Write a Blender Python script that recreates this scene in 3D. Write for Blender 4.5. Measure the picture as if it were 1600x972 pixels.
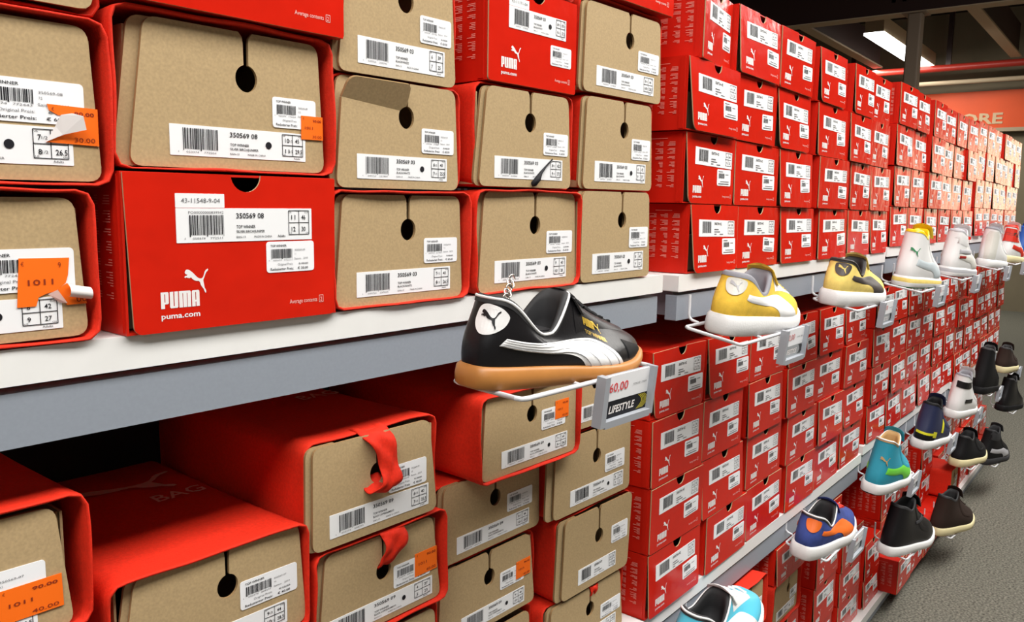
import bpy, bmesh, math, random
from mathutils import Vector, Matrix
from mathutils.geometry import tessellate_polygon
from mathutils.bvhtree import BVHTree

S = bpy.context.scene
COL = S.collection
for o in list(bpy.data.objects): bpy.data.objects.remove(o)
PI = math.pi
EYE = 1.27                                        # camera height above the carpet

# ------------------------------------------------------------ camera
cd = bpy.data.cameras.new('camera'); cam = bpy.data.objects.new('camera', cd); COL.objects.link(cam)
cd.sensor_fit = 'HORIZONTAL'; cd.sensor_width = 36.0; cd.lens = 1290/1600*36; cd.clip_start = .02; cd.clip_end = 100
ROLL = -.022
def camera_axes():
    d = Vector((1815-800, 347-486, 1290)).normalized()
    g = Vector((ROLL, 1, -(d.x*ROLL+d.y)/d.z)).normalized()
    X = d; Z = -g; Y = Z.cross(X)
    return X, Y, Z
aX, aY, aZ = camera_axes()
right = Vector((aX.x, aY.x, aZ.x)); down = Vector((aX.y, aY.y, aZ.y)); fwd = Vector((aX.z, aY.z, aZ.z))
m = Matrix((right, -down, -fwd)).transposed().to_4x4()
m.translation = (0, 0, EYE); cam.matrix_world = m
S.camera = cam

# ------------------------------------------------------------ light and exposure
S.view_settings.view_transform = 'Standard'; S.view_settings.look = 'None'
S.view_settings.gamma = 1; S.view_settings.use_curve_mapping = False
S.view_settings.exposure = 0.0
W = bpy.data.worlds.new('world'); S.world = W; W.use_nodes = True
W.node_tree.nodes['Background'].inputs[0].default_value = (.9, .92, 1, 1)
W.node_tree.nodes['Background'].inputs[1].default_value = .05
def area(name, loc, target, sx, sy, power, col=(1, 1, 1)):
    l = bpy.data.lights.new(name, 'AREA'); l.shape = 'RECTANGLE'; l.size = sx; l.size_y = sy; l.energy = power; l.color = col
    o = bpy.data.objects.new(name, l); COL.objects.link(o); o.location = loc
    o.rotation_euler = (Vector(target)-Vector(loc)).to_track_quat('-Z', 'Y').to_euler()
    return o
# fluorescent rows over the aisle, run parallel to the shelves
for i in range(4):
    area('aisle_strip_light', (-1.2+2.6*i, -.55, 3.25), (-1.2+2.6*i, .15, 0), 2.3, .9, 92, (1, .97, .92))
# the strip lamp under the ceiling beyond the shelves
l_ = area('strip_lamp_light', (11.3, 2.72, EYE+1.97), (11.8, 2.0, 0), 2.5, .2, 90, (1, 1, .92))
# added soft fill from behind the camera, keeps the box fronts from going dark
area('rear_fill_light', (-2.4, -2.7, 2.6), (1.2, .6, .9), 2.4, 1.6, 15, (.93, .97, 1))
# added warm light out of view, for glints on the far red boxes
area('far_glint_light', (12.9, -.55, 1.9), (4, .3, 1.0), 1.6, 1.0, 12, (1, .80, .52))

# ------------------------------------------------------------ materials
def mat(name, col, rough=.5, spec=.5, metal=0, coat=0, noise=0, nscale=60, bump=0, bscale=200, emit=None, strength=0, col2=None, bdist=.001):
    m = bpy.data.materials.new(name); m.use_nodes = True
    n = m.node_tree.nodes; l = m.node_tree.links; b = n['Principled BSDF']
    b.inputs['Base Color'].default_value = (*col, 1); b.inputs['Roughness'].default_value = rough
    b.inputs['Metallic'].default_value = metal; b.inputs['Specular IOR Level'].default_value = spec
    b.inputs['Coat Weight'].default_value = coat
    if emit: b.inputs['Emission Color'].default_value = (*emit, 1); b.inputs['Emission Strength'].default_value = strength
    tc = n.new('ShaderNodeTexCoord')
    if noise:
        t = n.new('ShaderNodeTexNoise'); t.inputs['Scale'].default_value = nscale; t.inputs['Detail'].default_value = 6
        l.new(tc.outputs['Object'], t.inputs['Vector'])
        r = n.new('ShaderNodeValToRGB'); r.color_ramp.elements[0].position = .3; r.color_ramp.elements[1].position = .7
        a = tuple(c*(1-noise) for c in col); z = col2 or tuple(min(1, c*(1+noise)) for c in col)
        r.color_ramp.elements[0].color = (*a, 1); r.color_ramp.elements[1].color = (*z, 1)
        l.new(t.outputs['Fac'], r.inputs['Fac']); l.new(r.outputs['Color'], b.inputs['Base Color'])
    if bump:
        t = n.new('ShaderNodeTexNoise'); t.inputs['Scale'].default_value = bscale; t.inputs['Detail'].default_value = 3
        l.new(tc.outputs['Object'], t.inputs['Vector'])
        u = n.new('ShaderNodeBump'); u.inputs['Strength'].default_value = bump; u.inputs['Distance'].default_value = bdist
        l.new(t.outputs['Fac'], u.inputs['Height']); l.new(u.outputs['Normal'], b.inputs['Normal'])
    return m
M = dict(
    red=mat('glossy_red_carton', (.58, .014, .005), .20, .20, bump=.5, bscale=14, bdist=.006, noise=.06, nscale=20),
    red_side=mat('red_carton_side', (.58, .014, .005), .38, .3, bump=.25, bscale=18, bdist=.004),
    cut=mat('cut_cardboard_edge', (.55, .38, .22), .8, .2),
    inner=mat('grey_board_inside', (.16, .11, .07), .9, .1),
    kraft=mat('kraft_cardboard', (.43, .31, .165), .72, .25, noise=.10, nscale=420, bump=.12, bscale=500, bdist=.0004),
    kraft_edge=mat('kraft_cardboard_edge', (.30, .19, .09), .85, .1),
    fabric=mat('red_nonwoven_fabric', (.66, .022, .006), .75, .25, noise=.10, nscale=300, bump=.5, bscale=900, bdist=.0006),
    paper=mat('white_paper', (.83, .84, .86), .55, .2),
    tag_paper=mat('white_sticker', (.86, .87, .90), .5, .2),
    ink=mat('black_ink', (.012, .012, .016), .6, .2),
    grey_ink=mat('grey_ink', (.16, .16, .17), .6, .2),
    orange=mat('orange_sticker', (.95, .16, .008), .5, .3),
    orange_ink=mat('orange_sticker_ink', (.25, .03, .01), .6, .2),
    white_print=mat('white_print', (.82, .78, .77), .45, .4),
    pale_print=mat('pale_print', (.80, .36, .30), .5, .3),
    shelf=mat('white_shelf_board', (.80, .80, .79), .35, .5, noise=.02, nscale=30),
    rail=mat('grey_painted_steel', (.27, .30, .35), .38, .5, noise=.03, nscale=300),
    upright=mat('dark_grey_steel', (.16, .17, .19), .4, .5),
    backing=mat('dark_back_panel', (.05, .045, .045), .7, .2),
    wire=mat('white_coated_wire', (.68, .69, .72), .3, .5),
    tagframe=mat('grey_plastic', (.36, .38, .42), .35, .5),
    chrome=mat('chrome', (.75, .74, .72), .18, .5, metal=1),
    carpet=mat('grey_carpet', (.12, .115, .095), .95, .1, noise=.55, nscale=130, bump=.8, bscale=420, bdist=.003, col2=(.24, .23, .19)),
    ceiling=mat('dark_ceiling_deck', (.016, .011, .009), .8, .2, noise=.3, nscale=3),
    beam=mat('dark_brown_steel', (.035, .016, .014), .5, .4),
    flange=mat('cream_steel', (.40, .30, .20), .6, .3),
    column=mat('beige_column', (.20, .15, .11), .6, .3),
    lamp=mat('lamp_diffuser', (1, 1, .95), .5, emit=(1, 1, .92), strength=7),
    lamp_body=mat('lamp_housing', (.55, .42, .28), .5, .4),
    fascia=mat('orange_red_fascia', (.70, .075, .008), .5, .3, noise=.1, nscale=2),
    letter=mat('cream_letter', (.62, .42, .25), .5, .3),
    wall=mat('beige_wall', (.22, .18, .12), .8, .2, noise=.06, nscale=4),
    pipe=mat('red_pipe', (.30, .02, .012), .4, .4),
    glint=mat('warm_glint_panel', (1, .95, .85), .5, emit=(1, .84, .58), strength=.9),  # glow of the added out-of-view panel that the cartons mirror
)
def flat(name, col, rough=.5, spec=.5, **k):
    if name not in M: M[name] = mat(name, col, rough, spec, **k)
    return M[name]

# ------------------------------------------------------------ mesh helpers
class MB:
    def __init__(s): s.v = []; s.f = []; s.m = []; s.sm = []
    def add(s, vs, fs, mi=0, smooth=False):
        b = len(s.v); s.v += [tuple(v) for v in vs]
        for f in fs: s.f.append(tuple(b+i for i in f)); s.m.append(mi); s.sm.append(smooth)
    def box(s, x0, x1, y0, y1, z0, z1, mi=0, mf=None):
        vs = [(x, y, z) for x in (x0, x1) for y in (y0, y1) for z in (z0, z1)]
        fs = [(0, 1, 3, 2), (4, 6, 7, 5), (0, 4, 5, 1), (2, 3, 7, 6), (0, 2, 6, 4), (1, 5, 7, 3)]
        for i, f in enumerate(fs): s.add([vs[k] for k in f], [(0, 1, 2, 3)], mf if (mf is not None and i == 2) else mi)
    def poly(s, loops, y, mi=0, T=None):
        pts = [Vector((p[0], p[1], 0)) for L in loops for p in L]
        tris = tessellate_polygon([[Vector((p[0], p[1], 0)) for p in L] for L in loops])
        vs = [(p.x, y, p.y) for p in pts]
        if T: vs = [T(v) if callable(T) else T @ Vector(v) for v in vs]
        out = []
        for t in tris:
            a, b, c = (pts[i] for i in t)
            out.append(t if (b-a).cross(c-a).z > 0 else (t[0], t[2], t[1]))
        s.add(vs, out, mi)
    def slab(s, loops, y0, y1, mf=0, mr=0, T=None):
        s.poly(loops, y0, mf, T); s.poly(loops, y1, mr, T)
        for L in loops:
            n = len(L)
            vs = [(p[0], y0, p[1]) for p in L]+[(p[0], y1, p[1]) for p in L]
            if T: vs = [T @ Vector(v) for v in vs]
            s.add(vs, [(i, (i+1) % n, n+(i+1) % n, n+i) for i in range(n)], mr)
    def grid(s, rows, mi=0, closed=False, smooth=True, flip=False):
        n = len(rows[0]); vs = [p for r in rows for p in r]; fs = []
        for j in range(len(rows)-1):
            for i in range(n if closed else n-1):
                q = (j*n+i, j*n+(i+1) % n, (j+1)*n+(i+1) % n, (j+1)*n+i)
                fs.append(q[::-1] if flip else q)
        s.add(vs, fs, mi, smooth)
    def fan(s, ring, mi=0, smooth=False):
        c = sum((Vector(p) for p in ring), Vector())/len(ring); n = len(ring)
        s.add(list(ring)+[c], [(i, (i+1) % n, n) for i in range(n)], mi, smooth)
    def tube(s, pts, r, mi=0, k=8, closed=False):
        pts = [Vector(p) for p in pts]; rows = []; up = None; n = len(pts)
        for i, p in enumerate(pts):
            t = (pts[(i+1) % n]-pts[i-1]) if closed else (pts[min(i+1, n-1)]-pts[max(i-1, 0)])
            t.normalize()
            if up is None: up = t.orthogonal().normalized()
            up = (up-t*up.dot(t)).normalized(); w = t.cross(up)
            rr = r[i] if isinstance(r, (list, tuple)) else r
            rows.append([p+(up*math.cos(2*PI*j/k)+w*math.sin(2*PI*j/k))*rr for j in range(k)])
        if closed: rows.append(rows[0])
        s.grid(rows, mi, closed=True)
        if not closed: s.fan(rows[0], mi); s.fan(rows[-1], mi)
    def mesh(s, name, mats):
        me = bpy.data.meshes.new(name); me.from_pydata([tuple(v) for v in s.v], [], s.f)
        for x in mats: me.materials.append(M[x] if isinstance(x, str) else x)
        for i, p in enumerate(me.polygons): p.material_index = s.m[i]; p.use_smooth = s.sm[i]
        me.update()
        return me
    def weld(s, name, mats):
        me = s.mesh(name, mats); b = bmesh.new(); b.from_mesh(me)
        bmesh.ops.remove_doubles(b, verts=b.verts, dist=1e-5); bmesh.ops.recalc_face_normals(b, faces=b.faces); b.to_mesh(me); b.free()
        return me
def part(name, me, parent, mw=None, label=None):
    o = bpy.data.objects.new(name, me); COL.objects.link(o); o.parent = parent
    if mw is not None: o.matrix_local = mw
    if label: o['label'] = label
    return o
def thing(name, label, cat, mw, group=None, me=None):
    o = bpy.data.objects.new(name, me); COL.objects.link(o)
    o.matrix_world = mw if isinstance(mw, Matrix) else Matrix.Translation(mw)
    if me is None: o.empty_display_size = .02
    o['label'] = label; o['category'] = cat
    if group: o['group'] = group
    return o
def structure(name, me, mw=Matrix()):
    o = bpy.data.objects.new(name, me); COL.objects.link(o); o.matrix_world = mw; o['kind'] = 'structure'
    return o
def rrect(x0, x1, z0, z1, r=.003, n=4, rs=None):
    rs = rs or (r, r, r, r); out = []
    for (cx, cz, a, q) in ((x0+rs[0], z0+rs[0], PI, rs[0]), (x1-rs[1], z0+rs[1], 1.5*PI, rs[1]), (x1-rs[2], z1-rs[2], 0, rs[2]), (x0+rs[3], z1-rs[3], .5*PI, rs[3])):
        for i in range(n+1):
            b = a+.5*PI*i/n; out.append((cx+q*math.cos(b), cz+q*math.sin(b)))
    return out

# ------------------------------------------------------------ lettering
_glyph = {}
def text2d(s, bold=0):
    k = (s, bold)
    if k in _glyph: return _glyph[k]
    cu = bpy.data.curves.new('t', 'FONT'); cu.body = s; cu.size = 1; cu.resolution_u = 2; cu.offset = bold
    o = bpy.data.objects.new('t', cu); COL.objects.link(o)
    dg = bpy.context.evaluated_depsgraph_get(); me = bpy.data.meshes.new_from_object(o.evaluated_get(dg))
    vs = [(v.co.x, v.co.y) for v in me.vertices]; fs = [tuple(p.vertices) for p in me.polygons]
    bpy.data.objects.remove(o); bpy.data.curves.remove(cu); bpy.data.meshes.remove(me)
    x0 = min(v[0] for v in vs); x1 = max(v[0] for v in vs); w = x1-x0
    vs = [(v[0]-x0, v[1]) for v in vs]
    _glyph[k] = (vs, fs, w); return _glyph[k]
CAP = .73
def put(mb, s, x, z, w, h, y, mi, bold=0, slant=0, T=None):
    """text with its left end at x, baseline z, total width w (None: natural) and capital height h"""
    vs, fs, tw = text2d(s, bold); k = h/CAP; sx = (w/tw) if w else k*.8
    pts = [(x+v[0]*sx+slant*v[1]*k, y, z+v[1]*k) for v in vs]
    if T: pts = [T(p) for p in pts]
    mb.add(pts, fs, mi)
CAT = [(715,95),(745,90),(800,110),(860,150),(920,205),(970,240),(1010,252),(1050,245),(1080,215),(1100,165),(1115,120),(1140,80),(1185,50),(1199,70),(1180,97),(1150,125),(1128,165),(1105,225),(1080,270),(1085,310),(1095,360),(1105,420),(1135,470),(1137,515),(1120,524),(1100,490),(1085,450),(1050,415),(1020,370),(1005,320),(980,298),(920,300),(870,285),(835,262),(815,238),(780,255),(730,250),(710,240),(690,258),(668,245),(680,222),(720,212),(738,192),(690,178),(680,150),(690,120)]
CAT = [(x, 524-(y+.1*(x-668))) for x, y in CAT]
_z0 = min(p[1] for p in CAT); _x0 = min(p[0] for p in CAT); _w = max(p[0] for p in CAT)-_x0
CAT = [((x-_x0)/_w, (z-_z0)/_w) for x, z in CAT]           # leaping cat, width 1
LET = [([[(0,0),(0,1),(.5,1),(.55,.94),(.55,.33),(.5,.27),(.27,.27),(.27,0)], [(.25,.38),(.25,.88),(.31,.88),(.31,.38)]], .63),
       ([[(0,1),(0,.07),(.06,0),(.53,0),(.59,.07),(.59,1),(.33,1),(.33,.12),(.26,.12),(.26,1)]], .66),
       ([[(0,0),(0,1),(.80,1),(.87,.93),(.87,0),(.61,0),(.61,.86),(.565,.86),(.565,0),(.305,0),(.305,.86),(.26,.86),(.26,0)]], .94),
       ([[(0,0),(0,.93),(.06,1),(.5,1),(.56,.93),(.56,0),(.31,0),(.31,.28),(.25,.28),(.25,0)], [(.25,.40),(.25,.88),(.31,.88),(.31,.40)]], .56)]
def wordmark(mb, x, z, h, y, mi, wide=1.0, T=None):
    for loops, adv in LET:
        L = [[(x+px*h*wide, z+pz*h) for px, pz in lo] for lo in loops]
        mb.poly(L, y, mi, T); x += adv*h*wide
    return x
def cat(mb, x, z, w, y, mi, T=None, hs=1.0, flip=False):
    mb.poly([[(x+((1-px) if flip else px)*w, z+pz*w*hs) for px, pz in CAT]], y, mi, T)
def barcode(mb, x0, x1, z0, z1, y, mi, seed=1, guard=.0):
    r = random.Random(seed); x = x0; u = (x1-x0)/95
    while x < x1-u:
        b = u*r.choice((1, 1, 2, 3)); b = min(b, x1-x)
        g = guard if (x-x0 < u*3 or x1-x < u*4 or abs(x-(x0+x1)/2) < u*2) else 0
        mb.add([(x, y, z0-g), (x+b, y, z0-g), (x+b, y, z1), (x, y, z1)], [(0, 1, 2, 3)], mi)
        x += b+u*r.choice((1, 1, 2, 2))
def bars(mb, x0, x1, z0, z1, y, mi): mb.add([(x0, y, z0), (x1, y, z0), (x1, y, z1), (x0, y, z1)], [(0, 1, 2, 3)], mi)
_cache = {}
def cached(key, fn):
    if key not in _cache: _cache[key] = fn()
    return _cache[key]
YF = -.0005; YI = -.00085                                       # sticker face, ink in front of it

def size_grid(mb, x0, x1, z0, z1, sz, t=.0003):
    xm = (x0+x1)/2; zm = (z0+z1)/2
    for x in (x0, xm, x1): bars(mb, x-t, x+t, z0, z1, YI, 1)
    for z in (z0, zm, z1): bars(mb, x0, x1, z-t, z+t, YI, 1)
    h = (z1-z0); w = x1-x0
    if len(sz) != 4: return
    for s, x, z in ((sz[0], x0, zm), (sz[1], xm, zm), (sz[2], x0, z0), (sz[3], xm, z0)):
        hf = s.endswith('~'); s = s.rstrip('~'); n = len(s.replace('.', ''))
        ww = w*.10*n+(w*.04 if '.' in s else 0)
        put(mb, s, x+w*.13, z+h*.13, ww, h*.20, YI, 1, .01)
        if hf: put(mb, '1/2', x+w*.14+ww, z+h*.16, w*.17, h*.12, YI, 1)
    for s, x, z, q in (('UK', x0+w*.03, z1-h*.1, 0), ('EUR', x1-w*.2, z1-h*.1, 0), ('US', x0+w*.03, z0+h*.03, 0), ('CM', x1-w*.16, z0+h*.03, 0)):
        put(mb, s, x, z, w*.06*len(s), h*.065, YI, 1)
def box_label(w, h, num, colour, sz, ean, dot=True, po=None, detail=2, wrinkle=0):
    def mk():
        mb = MB(); mb.slab([rrect(0, w, 0, h, .0006, 2)], YF, 0, 0, 0)
        zb = h*.22; zt = h*(.80 if po else .90)
        barcode(mb, w*.085, w*.325, zb, zt, YI, 1, hash(ean) % 999 if False else len(ean)*7+int(ean[-3:]), guard=h*.05)
        put(mb, num, w*.41, h*.70, w*.205, h*.165, YI, 1, .012)
        if detail == 2:
            put(mb, ean[0], w*.05, h*.09, None, h*.07, YI, 2)
            put(mb, ean[1:7], w*.105, h*.09, w*.085, h*.07, YI, 2); put(mb, ean[7:], w*.225, h*.09, w*.085, h*.07, YI, 2)
            if po: put(mb, po, w*.08, h*.84, w*.24, h*.08, YI, 2)
            put(mb, 'TOP WINNER', w*.41, h*.40, w*.14, h*.095, YI, 1, .012)
            put(mb, colour, w*.41, h*.26, w*(.21 if len(colour) > 12 else .15), h*.085, YI, 1, .01)
            put(mb, 'EAN-13', w*.41, h*.10, w*.065, h*.07, YI, 1)
            put(mb, 'MADE IN CHINA', w*.54, h*.10, w*.135, h*.07, YI, 1)
            put(mb, 'Adults', w*.72, h*.10, w*.06, h*.08, YI, 1, .01) if po else put(mb, 'Adults', w*.90, h*.06, w*.05, h*.07, YI, 1)
        else:
            for k, (a, b) in enumerate(((.41, .53), (.41, .57), (.41, .47))): bars(mb, w*a, w*b, h*(.40-.14*k), h*(.46-.14*k), YI, 2)
            bars(mb, w*.56, w*.66, h*.12, h*.17, YI, 2)
        if sz: size_grid(mb, w*.81, w*.975, h*.17, h*.93, sz)
        if dot:
            mb.poly([[(w*.70+h*.125*math.cos(i*PI/10), h*.50+h*.125*math.sin(i*PI/10)) for i in range(20)]], YI, 1)
        return mb.mesh('box_label', ['paper', 'ink', 'grey_ink'])
    return cached(('lab', round(w, 4), round(h, 4), num, colour, sz, ean, dot, po, detail), mk)
def price_label(w, h, num, size, ean, old, new, detail=2, curl=0):
    def mk():
        mb = MB(); mb.slab([rrect(0, w, 0, h, h*.10, 4)], YF, 0, 0, 0)
        barcode(mb, w*.09, w*.53, h*.46, h*.76, YI, 1, 31+len(ean)+int(ean[-2:]), guard=h*.03)
        if detail == 2:
            put(mb, 'TOP WINNER', w*.08, h*.83, w*.33, h*.075, YI, 1, .010)
            put(mb, ean[0], w*.04, h*.37, None, h*.055, YI, 2); put(mb, ean[1:7], w*.13, h*.37, w*.17, h*.055, YI, 2); put(mb, ean[7:], w*.35, h*.37, w*.17, h*.055, YI, 2)
            put(mb, num, w*.58, h*.68, w*.22, h*.065, YI, 2); put(mb, size, w*.58, h*.545, None, h*.065, YI, 2)
            put(mb, 'Saison', w*.57, h*.40, w*.14, h*.065, YI, 2); put(mb, '2010', w*.76, h*.40, w*.1, h*.065, YI, 2)
            put(mb, 'Original Preis:', w*.22, h*.225, w*.32, h*.075, YI, 2); put(mb, '\u20ac '+old, w*.66, h*.225, w*.20, h*.07, YI, 2)
            bars(mb, w*.66, w*.87, h*.25, h*.262, YI, 2)
            put(mb, 'Reduzierter Preis:', w*.07, h*.07, w*.48, h*.085, YI, 1, .010); put(mb, '\u20ac '+new, w*.64, h*.07, w*.22, h*.085, YI, 1, .008)
        else:
            bars(mb, w*.08, w*.4, h*.84, h*.89, YI, 2); bars(mb, w*.6, w*.82, h*.68, h*.72, YI, 2)
            bars(mb, w*.22, w*.85, h*.24, h*.28, YI, 2); bars(mb, w*.08, w*.85, h*.09, h*.15, YI, 2)
        return mb.mesh('price_label', ['tag_paper', 'ink', 'grey_ink'])
    return cached(('price', round(w, 4), round(h, 4), num, size, ean, new, detail), mk)
def orange_label(w, h, new, torn=0):
    def mk():
        mb = MB()
        if torn == 1:       # lower left torn and curled up white
            mb.slab([[(w*.0,h),(w,h*.97),(w,0),(w*.42,.02*h),(-.06*w,.04*h),(w*.25,h*.22),(w*.62,h*.42),(w*.60,h*.74),(w*.2,h*.74),(w*.03,h*.85)]], YF, 0, 0, 0)
            mb.add([(-.06*w,YI,.04*h),(w*.25,YI-.002,h*.24),(w*.68,YI-.006,h*.40),(w*.62,YI-.007,h*.74),(w*.42,YI-.005,h*.80),(w*.22,YI-.003,h*.74),(w*.12,YI-.001,h*.45)], [tuple(range(7))], 2)
        elif torn == 2:
            mb.slab([[(0,0),(w*.26,0),(w*.30,h*.18),(w*.42,h*.25),(w*.55,h*.29),(w*.70,h*.45),(w*.74,h*.62),(w*.77,h*.98),(w*.06,h)]], YF, 0, 0, 0)
            mb.slab([[(w*.70,-.02*h),(w,-.02*h),(w*.97,h*.2),(w*.72,h*.44),(w*.58,h*.33)]], YF, 0, 0, 0)
            mb.add([(w*.42,YI-.001,h*.24),(w*.56,YI-.002,h*.32),(w*.70,YI-.001,h*.02),(w*.60,YI,h*.04)], [(0, 1, 2, 3)], 3)
            rows = [[(w*(.72+.33*s), YI-.001-.005*math.sin(a), h*(.42-.09*s)+h*.13*(math.cos(a)-1)) for s in (0, 1)] for a in [i*PI/8 for i in range(9)]]
            mb.grid(rows, 2)
        else: mb.slab([[(0,0),(w,.01*h),(w*.99,h),(.01*w,h*.99)]], YF, 0, 0, 0)
        put(mb, '\u20ac', w*.08, h*.84, None, h*.09, YI, 1)
        if torn != 2: put(mb, '90.00', w*.52, h*.76, w*.40, h*.10, YI, 1, .02)
        else: put(mb, '9', w*.60, h*.78, None, h*.12, YI, 1)
        if torn != 1: put(mb, '1011', w*.16, h*.44, w*.36, h*.12, YI, 1, .01)
        if torn != 2: put(mb, new, w*.50, h*.08, w*.42, h*.12, YI, 1)
        else: put(mb, '00', w*.84, h*.03, w*.16, h*.13, YI-.0002, 1)
        return mb.mesh('orange_label', ['orange', 'orange_ink', 'white_print', flat('pink_torn_paper', (.85, .55, .50))])
    return cached(('or', round(w, 4), round(h, 4), new, torn), mk)

# ------------------------------------------------------------ the two kinds of shoe box
DEPTH = .31
def carton_mesh(w, h, d=DEPTH):
    def mk():
        mb = MB(); t = .002
        for (x0, x1, y0, y1, z0, z1, mo) in ((-w/2, -w/2+t, 0, d, 0, h, 0), (w/2-t, w/2, 0, d, 0, h, 0), (-w/2+t, w/2-t, 0, d, 0, t, 0), (-w/2+t, w/2-t, 0, d, h-t, h, 0), (-w/2+t, w/2-t, d-t, d, t, h-t, 0)):
            mb.box(x0, x1, y0, y1, z0, z1, 0)
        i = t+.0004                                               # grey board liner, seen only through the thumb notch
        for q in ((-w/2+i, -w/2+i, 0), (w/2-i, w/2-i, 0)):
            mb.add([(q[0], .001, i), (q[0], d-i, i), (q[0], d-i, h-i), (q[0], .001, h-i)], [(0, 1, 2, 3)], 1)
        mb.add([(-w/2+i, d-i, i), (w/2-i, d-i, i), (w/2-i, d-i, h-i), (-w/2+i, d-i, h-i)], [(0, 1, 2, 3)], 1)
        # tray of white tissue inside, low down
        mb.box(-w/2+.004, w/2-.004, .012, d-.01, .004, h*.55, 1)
        # tuck-in fold along the left front edge
        mb.box(-w/2-.0012, -w/2, .004, .012, .002, h-.002, 0)
        return mb.mesh('carton', ['red_side', 'inner'])
    return cached(('carton', round(w, 4), round(h, 4), d), mk)
def flap_mesh(w, h, style):
    def mk():
        mb = MB(); tp = (0, .004, .010)[style]; r = (.004, .007, .014)[style]; nr = .0145
        x0 = -w/2+.001; x1 = w/2-.001; pts = []
        def arc(cx, cz, a0, a1, q, n=6): return [(cx+q*math.cos(a0+(a1-a0)*i/n), cz+q*math.sin(a0+(a1-a0)*i/n)) for i in range(n+1)]
        pts += arc(x0+tp+r, r, -PI, -PI/2, r); pts += arc(x1-tp*.6-r*.7, r*.7, -PI/2, 0, r*.7)
        pts += [(x1, h-.001)]; pts += arc(w*.03, h, 0, -PI, nr, 14); pts += [(x0, h-.001)]
        mb.slab([pts], -.0018, 0, 0, 1)
        return mb.mesh('front_flap', ['red', 'cut'])
    return cached(('flap', round(w, 4), round(h, 4), style), mk)
def logo_mesh(w, h):
    def mk():
        mb = MB(); y = -.0021
        lx = -w/2+w*.135; lz = h*.15; lh = h*.105
        xe = wordmark(mb, lx, lz, lh, y, 0, w*.165/(lh*2.8))
        cat(mb, lx+w*.102, lz+lh*.78, w*.105, y, 0, hs=1.08)
        put(mb, 'puma.com', lx, h*.085, w*.165, h*.036, y, 0, .02)
        return mb.mesh('printed_logo', ['white_print'])
    return cached(('logo', round(w, 4), round(h, 4)), mk)
def note_mesh(w, h):
    def mk():
        mb = MB(); y = -.0021
        put(mb, 'Average contents', w*.235, h*.105, w*.15, h*.032, y, 1)
        put(mb, '2', w*.403, h*.105, None, h*.032, y, 1)
        for a in (rrect(w*.396, w*.420, h*.095, h*.149, .0003, 1),):
            b = rrect(w*.398, w*.418, h*.0985, h*.1455, .0003, 1)
            mb.poly([a, b], y, 1)
        return mb.mesh('printed_note', ['white_print', flat('soft_white_print', (.80, .50, .45))])
    return cached(('note', round(w, 4), round(h, 4)), mk)
def side_print_mesh(w, h, d=DEPTH):
    def mk():
        mb = MB(); r = random.Random(5); x = -w/2-.0015
        def dash(y0, y1, z, t=.0007): mb.add([(x, y0, z), (x, y1, z), (x, y1, z+t), (x, y0, z+t)], [(0, 1, 2, 3)], 0)
        dash(.030, .06, h*.90)
        for col in range(6):
            y = .016+col*.021; z = h*.85
            for n in (4, 5, 3, 5, 3, 6, 3):
                for k in range(n):
                    q = .004+.010*r.random()
                    dash(y, y+q, z); z -= h*.0165
                z -= h*.028
        return mb.mesh('side_print', ['pale_print'])
    return cached(('side', round(w, 4), round(h, 4)), mk)
LABW = dict(bay=(.15, .90, .54, .79), near=(.21, .86, .56, .78))
def red_box(mw, w, h, label, group, style=0, tilt=0, yaw=0, near=None, scale=None, side=True, seed=0, price=True):
    root = thing('shoe_box', label, 'shoe box', mw, group)
    if scale: root.scale = scale
    part('carton', carton_mesh(w, h), root)
    T = Matrix.Translation((0, 0, h)) @ Matrix.Rotation(-tilt, 4, 'X') @ Matrix.Translation((0, -.0005, -h))
    fl = part('front_flap', flap_mesh(w, h, style), root, T)
    if near:
        a, b, c, d = LABW['near']; lw = (b-a)*w; lh = (d-c)*h
        part('box_label', box_label(lw, lh, near['num'], near['colour'], near['sz'], near['ean'], near.get('dot', False), near.get('po')), fl, Matrix.Translation((-w/2+a*w, -.0018, c*h)))
        pw, ph = w*.25, h*.215
        px, pz = near.get('price', (.62, .335))
        part('price_label', price_label(pw, ph, near['num'].replace(' ', '-'), near['sz'][0].replace('~', '.5'), near['ean'], '90.00', near.get('new', '30.00')), fl, Matrix.Translation((-w/2+px*w, -.0018, pz*h)))
        if near.get('small'):
            mb = MB(); mb.slab([rrect(0, w*.215, 0, h*.09, .0004, 1)], YF, 0, 0, 0); put(mb, near['small'], w*.024, h*.032, w*.17, h*.03, YI, 1)
            part('stock_label', mb.mesh('stock_label', ['paper', 'grey_ink']), fl, Matrix.Translation((-w/2+a*w, -.0016, d*h+.0004)))
    else:
        rr = random.Random(seed)
        a, b, c, d = LABW['bay']; a += rr.uniform(-.015, .02); c += rr.uniform(-.02, .02)
        part('box_label', box_label(.141, .0275, '350734 42', '', ('6~', '40', '7~', '25'), '4050374771%03d' % (100+seed % 4), False, None, 1), fl, Matrix.Translation((-w/2+a*w, -.0018, c*h)) @ Matrix.Rotation(rr.uniform(-.02, .02), 4, 'Y'))
        if price: part('price_label', price_label(.054, .027, '350734-42', '40', '4050374771%02d' % (10+seed % 3), '90.00', '60.00', 1), fl, Matrix.Translation((-w/2+(.63+rr.uniform(-.02, .03))*w, -.0018, (c-.285+rr.uniform(-.02, .02))*h)) @ Matrix.Rotation(rr.uniform(-.05, .05), 4, 'Y'))
    part('printed_logo', logo_mesh(w, h), fl); part('printed_note', note_mesh(w, h), fl)
    if side: part('side_print', side_print_mesh(w, h), root)
    return root

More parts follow.
